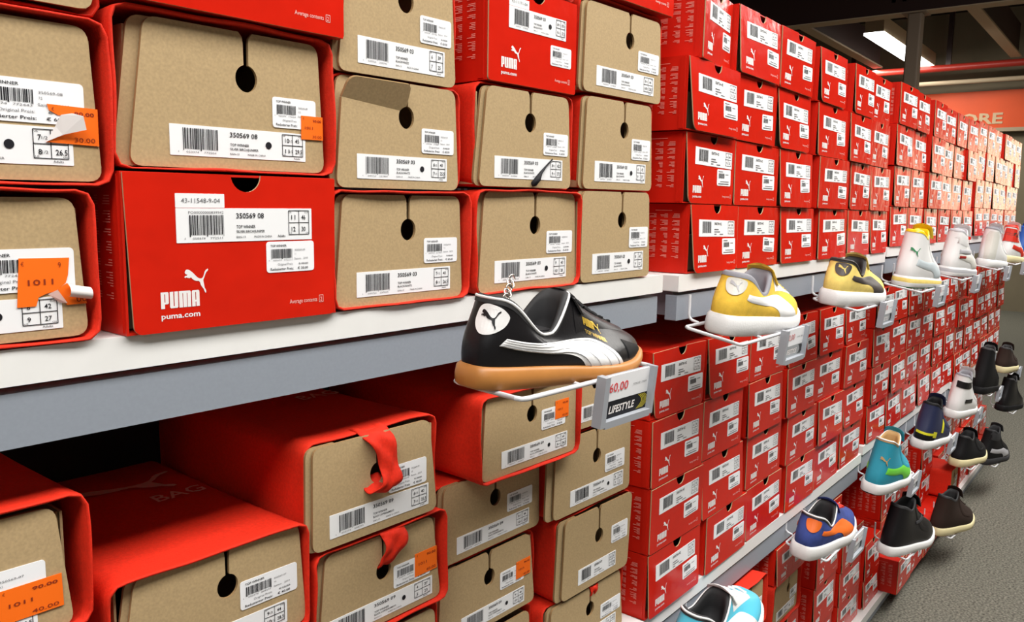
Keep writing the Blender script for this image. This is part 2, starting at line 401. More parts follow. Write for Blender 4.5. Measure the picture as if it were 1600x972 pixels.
def bag_mesh(w, h, seed, flare=0, d=DEPTH):
    def mk():
        r = random.Random(seed); ph = [r.uniform(0, 6.28) for _ in range(8)]
        N = 64; mb = MB(); t = .0016
        base = rrect(-w/2, w/2, 0, h, .012, 6)
        # resample evenly
        per = []; L = 0
        for i, p in enumerate(base):
            q = base[(i+1) % len(base)]; l = math.dist(p, q); per.append((L, p, q, l)); L += l
        def at(s):
            s %= L
            for a, p, q, l in per:
                if a <= s <= a+l: k = (s-a)/(l or 1); return (p[0]+(q[0]-p[0])*k, p[1]+(q[1]-p[1])*k)
            return base[0]
        ring = [at(L*i/N) for i in range(N)]
        def station(y, off, amp):
            out = []
            for i, (x, z) in enumerate(ring):
                a = 2*PI*i/N; nx = x/(w/2); nz = (z-h/2)/(h/2); n = Vector((nx**5, 0, nz**5)); n = n.normalized() if n.length > .01 else Vector((nx, 0, nz)).normalized()
                e = off+amp*(math.sin(3*a+ph[0]+y*9)*.5+math.sin(5*a+ph[1]-y*14)*.35+math.sin(9*a+ph[2])*.25)
                yy = y+(amp*.8*(math.sin(4*a+ph[3])+.6*math.sin(7*a+ph[4])) if y < .003 else 0)
                zz = max(.0006, z+n.z*e); out.append((x+n.x*e, yy, min(zz, h+.0012)))
            return out
        outer = [station(y, o, a) for y, o, a in ((-.004, -.001, .0012), (-.0035, 0, .0012), (0, .0002, .0011), (.012, -.0004, .0009), (.03, -.0012, .0009), (.07, -.002, .0012), (.13, -.0028, .0014), (.22, -.0025, .001), (d, -.002, .0005))]
        inner = [station(y, o, a) for y, o, a in ((.045, -.0035, .0009), (.012, -.0024, .0009), (-.003, -.0024, .0012))]
        mb.grid(inner+outer, 0, closed=True); mb.fan(outer[-1], 0)
        return mb.weld('fabric_bag', ['fabric'])
    return cached(('bag', round(w, 4), round(h, 4), seed, d), mk)
def tray_mesh(w, h, p, fold=False, hole=(.54, .68), hr=.0115, slot=.0022, double=.006, d=DEPTH):
    """p = (x left top, x right top, x right bottom, x left bottom, z bottom, z top) of the front panel in box coordinates"""
    def mk():
        mb = MB(); xlt, xrt, xrb, xlb, zb, zt = p; r = .011
        cx = xlb+(xrb-xlb)*hole[0]; cz = zb+(zt-zb)*hole[1]
        def corner(P, A, B, q=r, n=5):
            P = Vector(P); a = (Vector(A)-P).normalized(); b = (Vector(B)-P).normalized(); s = P+a*q; e = P+b*q
            return [tuple(s*(1-t)**2+P*2*t*(1-t)+e*t*t) for t in [i/n for i in range(n+1)]]
        TL, TR, BR, BL = (xlt, zt), (xrt, zt), (xrb, zb), (xlb, zb)
        k = math.asin(min(.9, slot/hr))
        circ = [(cx+hr*.92*math.cos(a), cz+hr*math.sin(a)) for a in [PI/2-k-(2*PI-2*k)*i/22 for i in range(23)]]
        rightTop = [(cx+slot*2.6, zt), (cx+slot*1.3, zt-.004), (cx+slot, zt-.009)]
        leftTop = [(cx-slot, zt-.009), (cx-slot*1.3, zt-.004), (cx-slot*2.6, zt)]
        if not fold:
            loop = corner(BL, TL, BR)+corner(BR, BL, TR)+corner(TR, BR, TL)+rightTop+circ+leftTop+corner(TL, TR, BL)
            mb.slab([loop], .003, .006, 0, 1)
        else:
            cl = (xlb+(xlt-xlb)*.72, zb+(zt-zb)*.80); cr = circ[-4]
            loop = corner(BL, TL, BR)+corner(BR, BL, TR)+corner(TR, BR, TL)+rightTop+circ[:-3]+[cl]
            mb.slab([loop], .003, .006, 0, 1)
            ax = (Vector((cr[0], 0, cr[1]))-Vector((cl[0], 0, cl[1]))).normalized(); o = Vector((cl[0], .003, cl[1]))
            T = Matrix.Translation(o) @ Matrix.Rotation(-.42, 4, ax) @ Matrix.Translation(-o)
            if (T @ Vector((xlt, .003, zt))).y > .003: T = Matrix.Translation(o) @ Matrix.Rotation(.42, 4, ax) @ Matrix.Translation(-o)
            mb.slab([[cl]+circ[-4:]+leftTop+corner(TL, TR, BL)], .003, .006, 0, 1, T)
        # second board layer set a little to the left, then the walls of the drawer
        q = double
        loop = corner((xlb-q, zb), (xlt-q, zt), BR)+corner((xlb+.03, zb), BL, (xlt+.03, zt), .002)+corner((xlt+.03, zt), (xlb+.03, zb), (xlt-q, zt), .002)+corner((xlt-q, zt), (xlt+.03, zt), (xlb-q, zb))
        mb.slab([loop], .007, .010, 0, 1)
        x0, x1 = xlb+.002, xrb-.002; t = .002; a = .0105
        mb.box(x0, x0+t, a, d-.012, zb+.002, zt-.008, 0); mb.box(x1-t, x1, a, d-.012, zb+.002, zt-.008, 0)
        mb.box(x0+t, x1-t, a, d-.012, zb+.002, zb+.004, 0); mb.box(x0+t, x1-t, d-.014, d-.012, zb+.004, zt-.008, 0)
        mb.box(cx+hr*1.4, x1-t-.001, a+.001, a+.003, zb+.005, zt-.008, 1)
        return mb.mesh('cardboard_drawer', ['kraft', 'kraft_edge'])
    return cached(('tray', round(w, 4), round(h, 4), p, fold, hole, hr, slot, double), mk)
def ribbon_mesh(path, widths, t=.0014):
    mb = MB(); rows = []
    P = [Vector(p) for p in path]; n = len(P)
    # smooth the path
    def cr(a, b, c, e, u): return .5*((2*b)+(c-a)*u+(2*a-5*b+4*c-e)*u*u+(-a+3*b-3*c+e)*u**3)
    Q = []; Wd = []
    for i in range(n-1):
        for s in range(6):
            u = s/6; Q.append(cr(P[max(i-1, 0)], P[i], P[i+1], P[min(i+2, n-1)], u)); Wd.append(widths[i]+(widths[i+1]-widths[i])*u)
    Q.append(P[-1]); Wd.append(widths[-1])
    for i, p in enumerate(Q):
        tg = (Q[min(i+1, len(Q)-1)]-Q[max(i-1, 0)]).normalized(); nn = Vector((1, 0, 0)).cross(tg).normalized()
        wv = Wd[i]/2; row = []
        for k in range(7):
            s = -1+k/3; b = .0025*math.cos(s*4)*math.sin(i*.5)
            row.append(p+Vector((s*wv, 0, 0))+nn*(b+t/2))
        for k in range(6, -1, -1):
            s = -1+k/3; b = .0025*math.cos(s*4)*math.sin(i*.5)
            row.append(p+Vector((s*wv, 0, 0))+nn*(b-t/2))
        rows.append(row)
    mb.grid(rows, 0, closed=True); mb.fan(rows[0]); mb.fan(rows[-1])
    return mb.weld('strap', ['fabric'])
def tan_box(mw, w, h, label, group, seed, txt, inset=(.010, .007, .004, .007), taper=(.010, .006), fold=False, hole=(.54, .68), slot=.0022, double=.006, orange=None, strap=None, lab=(.15, .89, .085, .31), pr=(.665, .355, .285, .24), tiny=False, printed=False, hr=.0115, pop=True, pan=None):
    root = thing('shoe_box', label, 'shoe box', mw, group)
    bag = part('fabric_bag', bag_mesh(w, h, seed, 0, DEPTH-.012), root, Matrix.Translation((0, .010 if pop else .001, 0)))
    il, ir, ib, it = inset
    if pan: il, ir, ib, it = pan[3]+w/2, w/2-pan[2], pan[4], h-pan[5]; taper = (pan[0]-pan[3], pan[2]-pan[1])
    xlb, xrb = -w/2+il, w/2-ir; p = tuple(round(q, 5) for q in (xlb+taper[0], xrb-taper[1], xrb, xlb, ib, h-it))
    tr = part('cardboard_drawer', tray_mesh(w, h, p, fold, hole, hr, slot, double), root, Matrix.Translation((0, -.004 if pop else 0, 0)))
    pw = xrb-xlb; phh = h-it-ib
    y0 = .003
    if txt:
        num, colour, sz, ean, dot, old, new = txt
        a, b, c, d = lab; lw, lh = pw*(b-a), phh*(d-c)
        part('box_label', box_label(lw, lh, num, colour, sz, ean, dot, None, 1 if tiny else 2), tr, Matrix.Translation((xlb+a*pw, y0, ib+c*phh)))
        a, c, ww, hh = pr
        part('price_label', price_label(pw*ww, phh*hh, num.replace(' ', '-'), (sz[0] if len(sz) == 4 else '8').replace('~', '.5'), ean, old, new, 1 if tiny else 2), tr, Matrix.Translation((xlb+a*pw, y0-.0002, ib+c*phh)))
        if orange:
            a, c, ww, hh, nw, torn = orange
            part('orange_label', orange_label(pw*ww, phh*hh, nw, torn), tr, Matrix.Translation((xlb+a*pw, y0-.0008, ib+c*phh)))
    if strap:
        path, wid, sx = strap
        cx = xlb+pw*sx
        part('strap', ribbon_mesh([(cx+px, py, h+pz) for px, py, pz in path], wid), root)
    if printed:      # big pale print on the top of the bag
        mb = MB(); 
        def T(v): return Vector((v[0], v[2], h-.0002))
        cat(mb, -w*.30, .19, w*.70, 0, 0, T, .45)
        put(mb, 'BAG', w*.12, .155, .055, .022, 0, 0, .01, 0, T)
        part('bag_print', mb.mesh('bag_print', ['pale_print']), bag)
    return root

# ------------------------------------------------------------ frames of the bays
d1 = Vector((.99907727, -.0414, .011)).normalized(); n1 = Vector((-d1.y, d1.x, 0)).normalized(); z1 = d1.cross(n1)
F1 = Matrix.Translation((0, 0, EYE)) @ Matrix((d1, n1, z1)).transposed().to_4x4()
F2 = Matrix.Translation((0, 0, EYE))
D1, D2, D3 = .65, .595, .615
def P1(x, y, z, rz=0, ry=0): return F1 @ Matrix.Translation((x, y, z)) @ Matrix.Rotation(rz, 4, 'Z') @ Matrix.Rotation(ry, 4, 'Y')
def P2(x, y, z, rz=0, ry=0): return F2 @ Matrix.Translation((x, y, z)) @ Matrix.Rotation(rz, 4, 'Z') @ Matrix.Rotation(ry, 4, 'Y')

# ------------------------------------------------------------ room
def boxmesh(name, x0, x1, y0, y1, z0, z1, m): mb = MB(); mb.box(x0, x1, y0, y1, z0, z1); return mb.mesh(name, [m])
RX0, RX1, RY0, RY1, RH = -4.5, 13.2, -3.4, 6.5, 4.1
structure('floor', boxmesh('floor', RX0, RX1, RY0, RY1, -.1, 0, 'carpet'))
structure('ceiling', boxmesh('ceiling', RX0, RX1, RY0, RY1, RH, RH+.1, 'ceiling'))
structure('wall_right', boxmesh('wall_right', RX1, RX1+.1, RY0, RY1, 0, RH, 'wall'))
structure('wall_left', boxmesh('wall_left', RX0-.1, RX0, RY0, RY1, 0, RH, 'wall'))
structure('wall_back', boxmesh('wall_back', RX0, RX1, RY1, RY1+.1, 0, RH, 'wall'))
structure('wall_front', boxmesh('wall_front', RX0, RX1, RY0-.1, RY0, 0, RH, 'wall'))

# ------------------------------------------------------------ shelving bays
def shelf_level(mw, x0, x1, y, ztop, depth, label, group, lipt=.027, gap=.006, railh=.041):
    t = thing('shelf', label, 'shelf', mw @ Matrix.Translation((x0, y, ztop)), group)
    w = x1-x0; mb = MB()
    loop = rrect(0, w, -lipt, 0, .0015, 2)
    mb.slab([loop], 0, depth, 0, 0); part('shelf_board', mb.mesh('shelf_board', ['shelf']), t)
    mb = MB(); a = -lipt-gap
    mb.slab([rrect(.004, w-.008, a-railh, a, .0012, 2)], .004, .024, 0, 0)
    mb.box(.03, .06, .024, depth-.02, a-railh+.004, -lipt, 0); mb.box(w-.06, w-.03, .024, depth-.02, a-railh+.004, -lipt, 0)
    part('front_rail', mb.mesh('front_rail', ['rail']), t)
    return t
BAYX = [(-.12, 1.128), (1.194, 2.446), (2.462, 3.705), (3.722, 4.965)]
ORD = ['nearest', 'second', 'third', 'fourth']
UP, LO, BO = -.1005, -.677, -1.212
DZU = (0, 0, .014, .028)
shelf_level(F1, -.12, 1.128, D1, -.111, .40, 'white upper shelf board with grey steel rail in the nearest bay', 'shelf boards')
shelf_level(F1, -.12, 1.128, D1+.01, -.687, .40, 'white lower shelf board of the nearest bay, under the cardboard fronted boxes', 'shelf boards')
for b in (1, 2, 3):
    x0, x1 = BAYX[b]; dz = .018 if b == 2 else (.008 if b == 3 else 0)
    shelf_level(F2, x0, x1, D2, UP+DZU[b], .40, f'white upper shelf board with grey steel rail in the {ORD[b]} bay', 'shelf boards')
    shelf_level(F2, x0-.012, x1-.012, D3, LO+dz, .40, f'white middle shelf board with grey steel rail in the {ORD[b]} bay', 'shelf boards')
    shelf_level(F2, x0-.012, x1-.012, .60, BO, .42, f'white bottom shelf board close to the carpet in the {ORD[b]} bay', 'shelf boards', railh=.018)
# uprights and back panels
def upright(mw, x, y, label):
    mb = MB(); mb.box(-.014, .014, 0, .05, 0, 1.66); 
    for k in range(30): mb.box(-.004, .004, -.0006, 0, .1+.05*k, .125+.05*k, 1)
    thing('shelf_upright', label, 'shelf post', mw @ Matrix.Translation((x, y, 0)), 'shelf uprights', mb.mesh('shelf_upright', ['upright', 'backing']))
G2 = Matrix()
for i, x in enumerate((1.165, 2.452, 3.713, 4.985)):
    upright(G2, x, 1.03, ['grey slotted steel post between nearest and second bay', 'grey slotted steel post between second and third bay', 'grey slotted steel post between third and fourth bay', 'grey slotted steel post closing the far end of the fourth bay'][i])
for b in range(4):
    x0, x1 = BAYX[b]
    mw = Matrix() if b else Matrix.Translation((0, 0, 0)) @ Matrix.Rotation(math.atan2(d1.y, d1.x), 4, 'Z')
    y = 1.085 if b else 1.14
    mb = MB(); mb.box(x0, x1, 0, .016, 0, 1.66)
    thing('back_panel', f'dark back panel behind the shelves of the {ORD[b]} bay', 'panel', mw @ Matrix.Translation((0, y, 0)), 'shelf back panels', mb.mesh('back_panel', ['backing']))

# ------------------------------------------------------------ nearest bay, upper shelf
g = 'cardboard fronted boxes on the upper shelf of the nearest bay'
gr = 'red boxes on the upper shelf of the nearest bay'
EAN8, EAN3, EAN9 = '4050374772504', '4049754237801', '4050374608293'
def t8(sz, ean=EAN8, dot=True, new='60.00'): return ('350569 08', 'SILVER BIRCH/JUNIPER', sz, ean, dot, '90.00', new)
def t3(sz, ean=EAN3, dot=True): return ('350569 03', 'BLACK/WHITE', sz, ean, dot, '90.00', '60.00')
def t9(sz, ean=EAN9, dot=True): return ('350569 09', 'BLACK COFFEE/BAMBOO', sz, ean, dot, '90.00', '40.00')
def T1(xl, xr, zb, zt, label, seed, txt, y=D1-.001, grp=g, rz=0, **k):
    w = xr-xl
    if 'pan' in k:
        p = k['pan']; cx = (xl+xr)/2; k['pan'] = (p[0]-cx, p[1]-cx, p[2]-cx, p[3]-cx, p[4]-zb-.0006, p[5]-zb-.0006)
    return tan_box(P1((xl+xr)/2, y, zb+.0006, rz), w, zt-zb-.0012, label, grp, seed, txt, **k)
def R1(xl, xr, zb, zt, label, near, y=D1-.001, grp=gr, rz=0, ry=0, **k):
    w = xr-xl; return red_box(P1((xl+xr)/2, y, zb+.0006, rz, ry), w, zt-zb-.0012, label, grp, near=near, **k)
Z0 = -.111
T1(.070, .274, Z0, .005, 'cardboard fronted shoe box with torn orange sticker, first row, far left column', 1, t8(('8', '42', '9', '27'), '4050374772460', True, '60.00'), orange=(.735, .24, .26, .34, '30.00', 2), lab=(.12, .90, .07, .30), pr=(.56, .345, .395, .30), inset=(.012, .007, .004, .007), pop=False)
T1(.087, .290, .005, .130, 'cardboard fronted shoe box, torn orange sticker peeling white, second row, far left column', 2, t8(('7~', '41', '8~', '26.5'), '4050374772443', True, '60.00'), orange=(.80, .235, .19, .25, '30.00', 1), lab=(.12, .89, .10, .34), pr=(.54, .36, .40, .27), pop=False)
T1(.085, .288, .130, .25, 'cardboard fronted shoe box cut by picture top, third row, far left column', 3, t8(('8', '42', '9', '27'), '4050374772450', False))
R1(.293, .496, Z0, .019, 'red shoe box with stock number sticker, beside far left column, on white shelf', dict(num='350569 08', colour='SILVER BIRCH/JUNIPER', sz=('11', '46', '12', '30'), ean='4050374772511', po='PO00000000839942', small='43-11548-9-04'), y=D1-.004, style=1)
T1(.291, .4985, .0195, .146, 'cardboard fronted shoe box with doubled front edge and orange sticker, on the red box', 4, t8(('10~', '45', '11~', '29.5'), EAN8, True), inset=(.013, .009, .003, .006), taper=(.016, .006), double=.011, orange=(.86, .26, .13, .185, '30.00', 0), lab=(.18, .885, .085, .30), pr=(.70, .335, .25, .23), hole=(.565, .67), slot=.0026, pop=False)
R1(.298, .506, .1475, .27, 'red shoe box cut by picture top, above the box with doubled front edge', dict(num='350569 08', colour='SILVER BIRCH/JUNIPER', sz=('9', '43', '10', '28'), ean='4050374772498'), y=D1-.008)
T1(.494, .688, Z0, .009, 'cardboard fronted shoe box, third column, first row, standing on white shelf', 5, t3(('7~', '41', '8~', '26.5'), '4049754237825', False), inset=(.007, .010, .004, .006), hole=(.54, .68), pop=False, pan=(0.511, 0.674, 0.679, 0.5, -0.1085, 0.004))
T1(.500, .678, .0095, .120, 'cardboard fronted shoe box with its upper left corner bent, third column, second row', 6, t3(('6~', '40', '7~', '25.5')), fold=True, inset=(.006, .007, .003, .003), pan=(0.511, 0.662, 0.668, 0.5005, 0.0105, 0.1175))
T1(.507, .669, .1205, .240, 'cardboard fronted shoe box, third column, third row, cut by picture top', 7, t3(('6', '39', '7', '25'), '4049754237795', False), inset=(.006, .006, .003, .006), hole=(.545, .68), pan=(0.5185, 0.656, 0.663, 0.504, 0.1205, 0.235))
T1(.697, .9025, Z0, .0135, 'cardboard fronted shoe box behind the black shoe heel, fourth column, first row', 8, t3(('9', '43', '10', '28'), '4049754237856'), inset=(.011, .009, .004, .006), hole=(.545, .66), pop=False, pan=(0.716, 0.893, 0.898, 0.706, -0.1085, 0.0105))
bx = T1(.701, .889, .0140, .135, 'cardboard fronted shoe box with black cord tip across its label, fourth column, second row', 9, t3(('8~', '42.5', '9~', '27.5'), '4049754237841', False), inset=(.011, .010, .004, .007), taper=(.015, .008), hole=(.52, .68), pan=(0.715, 0.869, 0.878, 0.7015, 0.0165, 0.1305))
mb = MB(); mb.tube([(.006, .004, .0055), (.004, -.004, .007), (.010, -.004, .012), (.017, -.0035, .020), (.027, -.003, .028), (.042, -.002, .038)], [.003, .0042, .0042, .0022, .0012, .0009], 0)
part('cord_tip', mb.mesh('cord_tip', ['ink']), bx)
R1(.7135, .882, .1355, .249, 'red shoe box among cardboard fronted ones, fourth column, third row', dict(num='350569 03', colour='BLACK/WHITE', sz=('8~', '42~', '9~', '27.5'), ean='4049754237832', dot=True, price=(.68, .27), small='43-11171-04'), y=D1-.001)
T1(.705, .89, .2500, .37, 'cardboard fronted shoe box, fourth column, fourth row, only its foot showing', 10, t3(('8', '42', '9', '27'), '4049754237818'))
T1(.9040, 1.088, Z0, .0165, 'cardboard fronted shoe box, fifth column, first row, with a dented lower right corner', 11, t3(('8', '42', '9', '27'), '4049754237849'), inset=(.004, .003, .004, .004), taper=(.004, .005), hole=(.555, .68), pan=(0.9055, 1.0745, 1.082, 0.905, -0.109, 0.0145))
T1(.906, 1.088, .0170, .143, 'cardboard fronted shoe box, fifth column, second row', 12, t3(('8', '42', '9', '27'), '4049754237870'), inset=(.006, .005, .003, .005), hole=(.555, .68), pan=(0.911, 1.072, 1.08, 0.905, 0.0175, 0.139))
T1(.900, 1.104, .1435, .270, 'cardboard fronted shoe box, fifth column, third row, right end of the shelf', 13, t3(('9~', '44', '10~', '28.5'), '4049754237863', False), inset=(.007, .005, .003, .006), hole=(.555, .68), pan=(0.905, 1.089, 1.097, 0.9, 0.1445, 0.2595))
R1(.915, 1.115, .271, .39, 'red shoe box cut by picture top, fifth column, fourth row', dict(num='350569 03', colour='BLACK/WHITE', sz=('11', '46', '12', '30'), ean='4049754237887'), y=D1-.006)

# ------------------------------------------------------------ nearest bay, lower shelf
g2 = 'cardboard fronted boxes on the lower shelf of the nearest bay'
ZL = -.687
STRAP_A = ([(0, .03, -.004), (-.004, .006, -.001), (-.002, -.006, -.008), (.003, -.010, -.024), (.006, -.012, -.042), (.004, -.017, -.056), (-.002, -.011, -.065), (-.006, -.002, -.060), (-.006, .008, -.052)], [.040, .040, .036, .027, .025, .028, .034, .030, .022], .50)
STRAP_B = ([(.004, .012, -.003), (.004, -.002, -.002), (.006, -.007, -.009), (.004, -.008, -.022), (-.002, -.004, -.034), (-.005, .004, -.041), (-.006, .012, -.046)], [.034, .034, .034, .030, .022, .015, .010], .52)
STRAP_C = ([(.004, .012, -.003), (.004, -.001, -.002), (.004, -.003, -.008), (.001, .002, -.016), (.0, .010, -.020)], [.022, .022, .018, .010, .006], .54)
# far left stack
for i, (a, b) in enumerate(((ZL, -.573), (-.5725, -.459), (-.4585, -.3455))):
    T1(.050, .248, a, b, f'cardboard fronted shoe box at the far left, {["lowest", "second lowest", "third lowest"][i]} of its stack', 20+i, None, y=.672, grp=g2)
T1(.050, .264, -.345, -.232, 'cardboard fronted shoe box with orange sticker in dark, far left, topmost of its stack', 23, ('350569 07', 'BLACK', ('9~', '44', '10~', '28.5'), EAN9, False, '90.00', '40.00'), y=.666, grp=g2, inset=(.010, .012, .004, .009), taper=(.010, .010), orange=(.72, .18, .24, .27, '40.00', 0), pr=(.50, .32, .40, .28), lab=(.12, .86, .06, .28), printed=True, pop=False, pan=(0.064, 0.241, 0.251, 0.058, -0.341, -0.241))
for i, (a, b) in enumerate(((ZL, -.5605), (-.560, -.4335))):
    T1(.278, .470, a, b, f'cardboard fronted shoe box, {["lowest", "second lowest"][i]} of the second stack, lower shelf', 24+i, None, y=.672, grp=g2)
T1(.2745, .4715, -.433, -.3185, 'cardboard fronted shoe box with bare red bag top, second stack on lower shelf', 26, ('350569 07', 'BLACK', ('9~', '44', '10~', '28.5'), EAN9, False, '90.00', '40.00'), y=.664, grp=g2, inset=(.012, .008, .004, .006), taper=(.014, .012), hole=(.545, .64), pr=(.61, .36, .335, .27), lab=(.16, .88, .07, .29), printed=True, pop=False, pan=(0.299, 0.463, 0.47, 0.282, -0.425, -0.3205))
T1(.474, .662, ZL, -.5805, 'cardboard fronted shoe box, lowest of the third stack, lower shelf', 27, None, y=.672, grp=g2)
T1(.478, .668, -.580, -.476, 'cardboard fronted shoe box, third stack on lower shelf, only its top edge showing', 28, None, y=.672, grp=g2)
T1(.480, .671, -.4755, -.361, 'cardboard fronted shoe box with red strap in its hole, orange sticker, third stack', 29, t9(('4', '37', '5', '23'), '4050374608286'), y=.667, grp=g2, inset=(.013, .007, .004, .007), taper=(.010, .010), strap=STRAP_B, hole=(.50, .60), orange=(.76, .36, .20, .27, '40.00', 0), lab=(.07, .92, .07, .29), pr=(.58, .33, .32, .26), pop=False, pan=(0.497, 0.651, 0.664, 0.487, -0.471, -0.368))
T1(.4725, .6555, -.3605, -.2435, 'cardboard fronted shoe box with red strap looped over its front, top of third stack', 30, t9(('6~', '40', '7~', '25.5'), '4050374608293', False), y=.663, grp=g2, inset=(.010, .008, .003, .010), taper=(.003, .010), strap=STRAP_A, hole=(.49, .60), lab=(.12, .92, .09, .32), pr=(.575, .345, .325, .27), printed=True, pan=(0.478, 0.638, 0.65, 0.476, -0.357, -0.2475))
T1(.688, .884, ZL, -.5725, 'cardboard fronted shoe box, lowest of the fourth stack, lower shelf', 31, t9(('9', '43', '10', '28')), y=.70, grp=g2, hole=(.5, .66))
T1(.679, .885, -.572, -.4615, 'cardboard fronted shoe box with orange sticker, second lowest of the fourth stack', 32, t9(('9~', '44', '10~', '28.5'), '4050374608323'), y=.698, grp=g2, orange=(.78, .44, .16, .24, '40.00', 0), hole=(.5, .66), lab=(.22, .88, .07, .29), pr=(.61, .40, .26, .24), pan=(0.693, 0.868, 0.88, 0.686, -0.568, -0.464))
T1(.682, .8935, -.461, -.3535, 'cardboard fronted shoe box, third lowest of the fourth stack, below the pushed out box', 33, t9(('9~', '44', '10~', '28.5'), '4050374608316', False), y=.698, grp=g2, inset=(.010, .008, .004, .006), hole=(.52, .64), lab=(.15, .88, .09, .31), pr=(.64, .37, .27, .25), pan=(0.697, 0.885, 0.888, 0.69, -0.457, -0.354))
T1(.722, .932, -.353, -.239, 'pushed out cardboard fronted shoe box with orange sticker, under the black leather shoe', 34, t9(('7~', '41', '8~', '26.5'), '4050374608309'), y=.662, grp=g2, inset=(.016, .006, .006, .007), taper=(.006, .002), hole=(.50, .66), orange=(.75, .50, .155, .24, '40.00', 0), lab=(.19, .90, .09, .30), pr=(.60, .41, .27, .26), pop=False, pan=(0.737, 0.925, 0.926, 0.73, -0.349, -0.2415))
T1(.888, 1.096, ZL, -.5835, 'cardboard fronted shoe box with red strap tip, lowest of the right end stack', 35, t9(('10', '44.5', '11', '29')), y=.68, grp=g2, inset=(.007, .006, .004, .006), strap=STRAP_C, hole=(.52, .64), pan=(0.898, 1.078, 1.09, 0.895, -0.684, -0.585))
T1(.908, 1.106, -.583, -.4555, 'cardboard fronted shoe box, right end stack, second from bottom, panel leaning out', 36, t9(('10~', '45', '11~', '29.5'), '4050374608330', False), y=.676, grp=g2, inset=(.008, .004, .003, .004), taper=(.004, .002), double=.012, hole=(.53, .62), lab=(.23, .80, .10, .30), pr=(.72, .42, .26, .24), pan=(0.922, 1.101, 1.092, 0.916, -0.58, -0.459))
T1(.8945, 1.102, -.455, -.333, 'cardboard fronted shoe box, right end stack, third from bottom, dot on its label', 37, t9(('8', '42', '9', '27'), '4050374608347'), y=.68, grp=g2, inset=(.005, .004, .003, .006), taper=(.004, .003), double=.014, hole=(.53, .64), lab=(.20, .90, .09, .30), pr=(.64, .36, .27, .25), pan=(0.901, 1.095, 1.097, 0.897, -0.452, -0.337))
T1(.9345, 1.106, -.3325, -.2205, 'cardboard fronted shoe box behind the price holder, topmost of the right end stack', 38, t9(('8~', '42.5', '9~', '27.5'), '4050374608354'), y=.68, grp=g2, hole=(.36, .62), lab=(.10, .90, .09, .31), pan=(0.94, 1.094, 1.099, 0.937, -0.329, -0.223))

# ------------------------------------------------------------ red boxes of the other bays
W0, H0 = .188, .111
ROWN = ['first', 'second', 'third', 'fourth', 'fifth']
COLN = ['first', 'second', 'third', 'fourth', 'fifth', 'sixth', 'seventh']
rnd = random.Random(11)
def bay_box(xl, xr, zb, y, bay, level, row, coln, style=None, tilt=None, rz=0, h=.1128, side=True, extra=''):
    sx = (xr-xl)/W0; sz = (h-.001)/H0
    lab = f'red shoe box, {ROWN[row]} row up, {COLN[coln]} column, {level} shelf of the {ORD[bay]} bay'+extra
    st = style if style is not None else rnd.choice((0, 0, 1, 2))
    tl = tilt if tilt is not None else rnd.choice((0, .01, .03, .05, .02))
    r = red_box(P2(xl, y, zb, rz) @ Matrix.Translation((W0*sx/2, 0, 0)), W0, H0, lab, f'red boxes on the {level} shelf of the {ORD[bay]} bay', st, tl, scale=(sx, 1, sz), seed=rnd.randrange(99), side=side)
    return r
U2 = [  # per column, rows from the shelf up: (x left, x right)
    [(1.222, 1.410), (1.200, 1.387), (1.189, 1.382), (1.232, 1.372)],
    [(1.414, 1.612), (1.391, 1.597), (1.385, 1.562), (1.374, 1.566)],
    [(1.624, 1.822), (1.600, 1.788), (1.578, 1.765), (1.568, 1.760)],
    [(1.856, 2.056), (1.831, 2.036), (1.814, 2.016), (1.806, 1.990)],
    [(2.070, 2.260), (2.063, 2.236), (2.032, 2.206), (2.042, 2.212)],
    [(2.272, 2.440), (2.240, 2.432), (2.211, 2.390), (2.215, 2.390)]]
ZR2 = [-.0995, .0135, .1265, .2395]
STY = {(0, 2): (2, .06), (2, 2): (2, .05), (3, 3): (2, .04), (0, 3): (0, 0), (3, 2): (1, .03)}
for c, colx in enumerate(U2):
    for r, (a, b) in enumerate(colx):
        st, tl = STY.get((c, r), (None, None))
        if (c, r) == (0, 3): bay_box(1.225, 1.372, ZR2[r], D2-.006, 1, 'upper', r, c, 0, 0, rz=.13, extra=', turned')
        else: bay_box(a, b, ZR2[r], D2+rnd.uniform(-.002, .004), 1, 'upper', r, c, st, tl, rz=rnd.uniform(-.008, .008))
k = 1.0336
L2 = [
    [(1.166, 1.360), (1.166, 1.358), (1.164, 1.352), (1.163, 1.355)],
    [(1.390, 1.582), (1.366, 1.556), (1.360, 1.535), (1.362, 1.556)],
    [(1.588, 1.790), (1.580, 1.775), (1.565, 1.755), (1.570, 1.760)],
    [(1.812, 2.004), (1.800, 1.995), (1.775, 1.965), (1.78, 1.97)],
    [(2.012, 2.206), (2.005, 2.20), (1.985, 2.185), (1.985, 2.18)],
    [(2.216, 2.420), (2.21, 2.41), (2.20, 2.40), (2.195, 2.395)]]
for c, colx in enumerate(L2):
    for r, (a, b) in enumerate(colx):
        bay_box(a, b, LO+.0008+.1132*r, D3+rnd.uniform(-.002, .006), 1, 'middle', r, c, rz=rnd.uniform(-.01, .01))
def regular(bay, level, z0, y, rows, starts, xend, jit=.012, skip=(), rowy=(0, 0, 0, 0, 0)):
    for r in range(rows):
        x = starts[0]+rnd.uniform(0, .01)
        for c in range(len(starts)):
            nx = starts[c+1] if c+1 < len(starts) else xend
            a = max(x, starts[c]+rnd.uniform(-.010, .010)); b = min(a+rnd.uniform(.180, .198), nx+.008, xend)
            x = b+.002
            if (c, r) in skip: continue
            bay_box(a, b, z0+.0008+.1132*r, y+rowy[r]+rnd.uniform(-.003, .008), bay, level, r, c, rz=rnd.uniform(-.015, .015), side=True)
regular(2, 'upper', UP+DZU[2], D2, 4, [2.470, 2.672, 2.895, 3.098, 3.300, 3.508], 3.70)
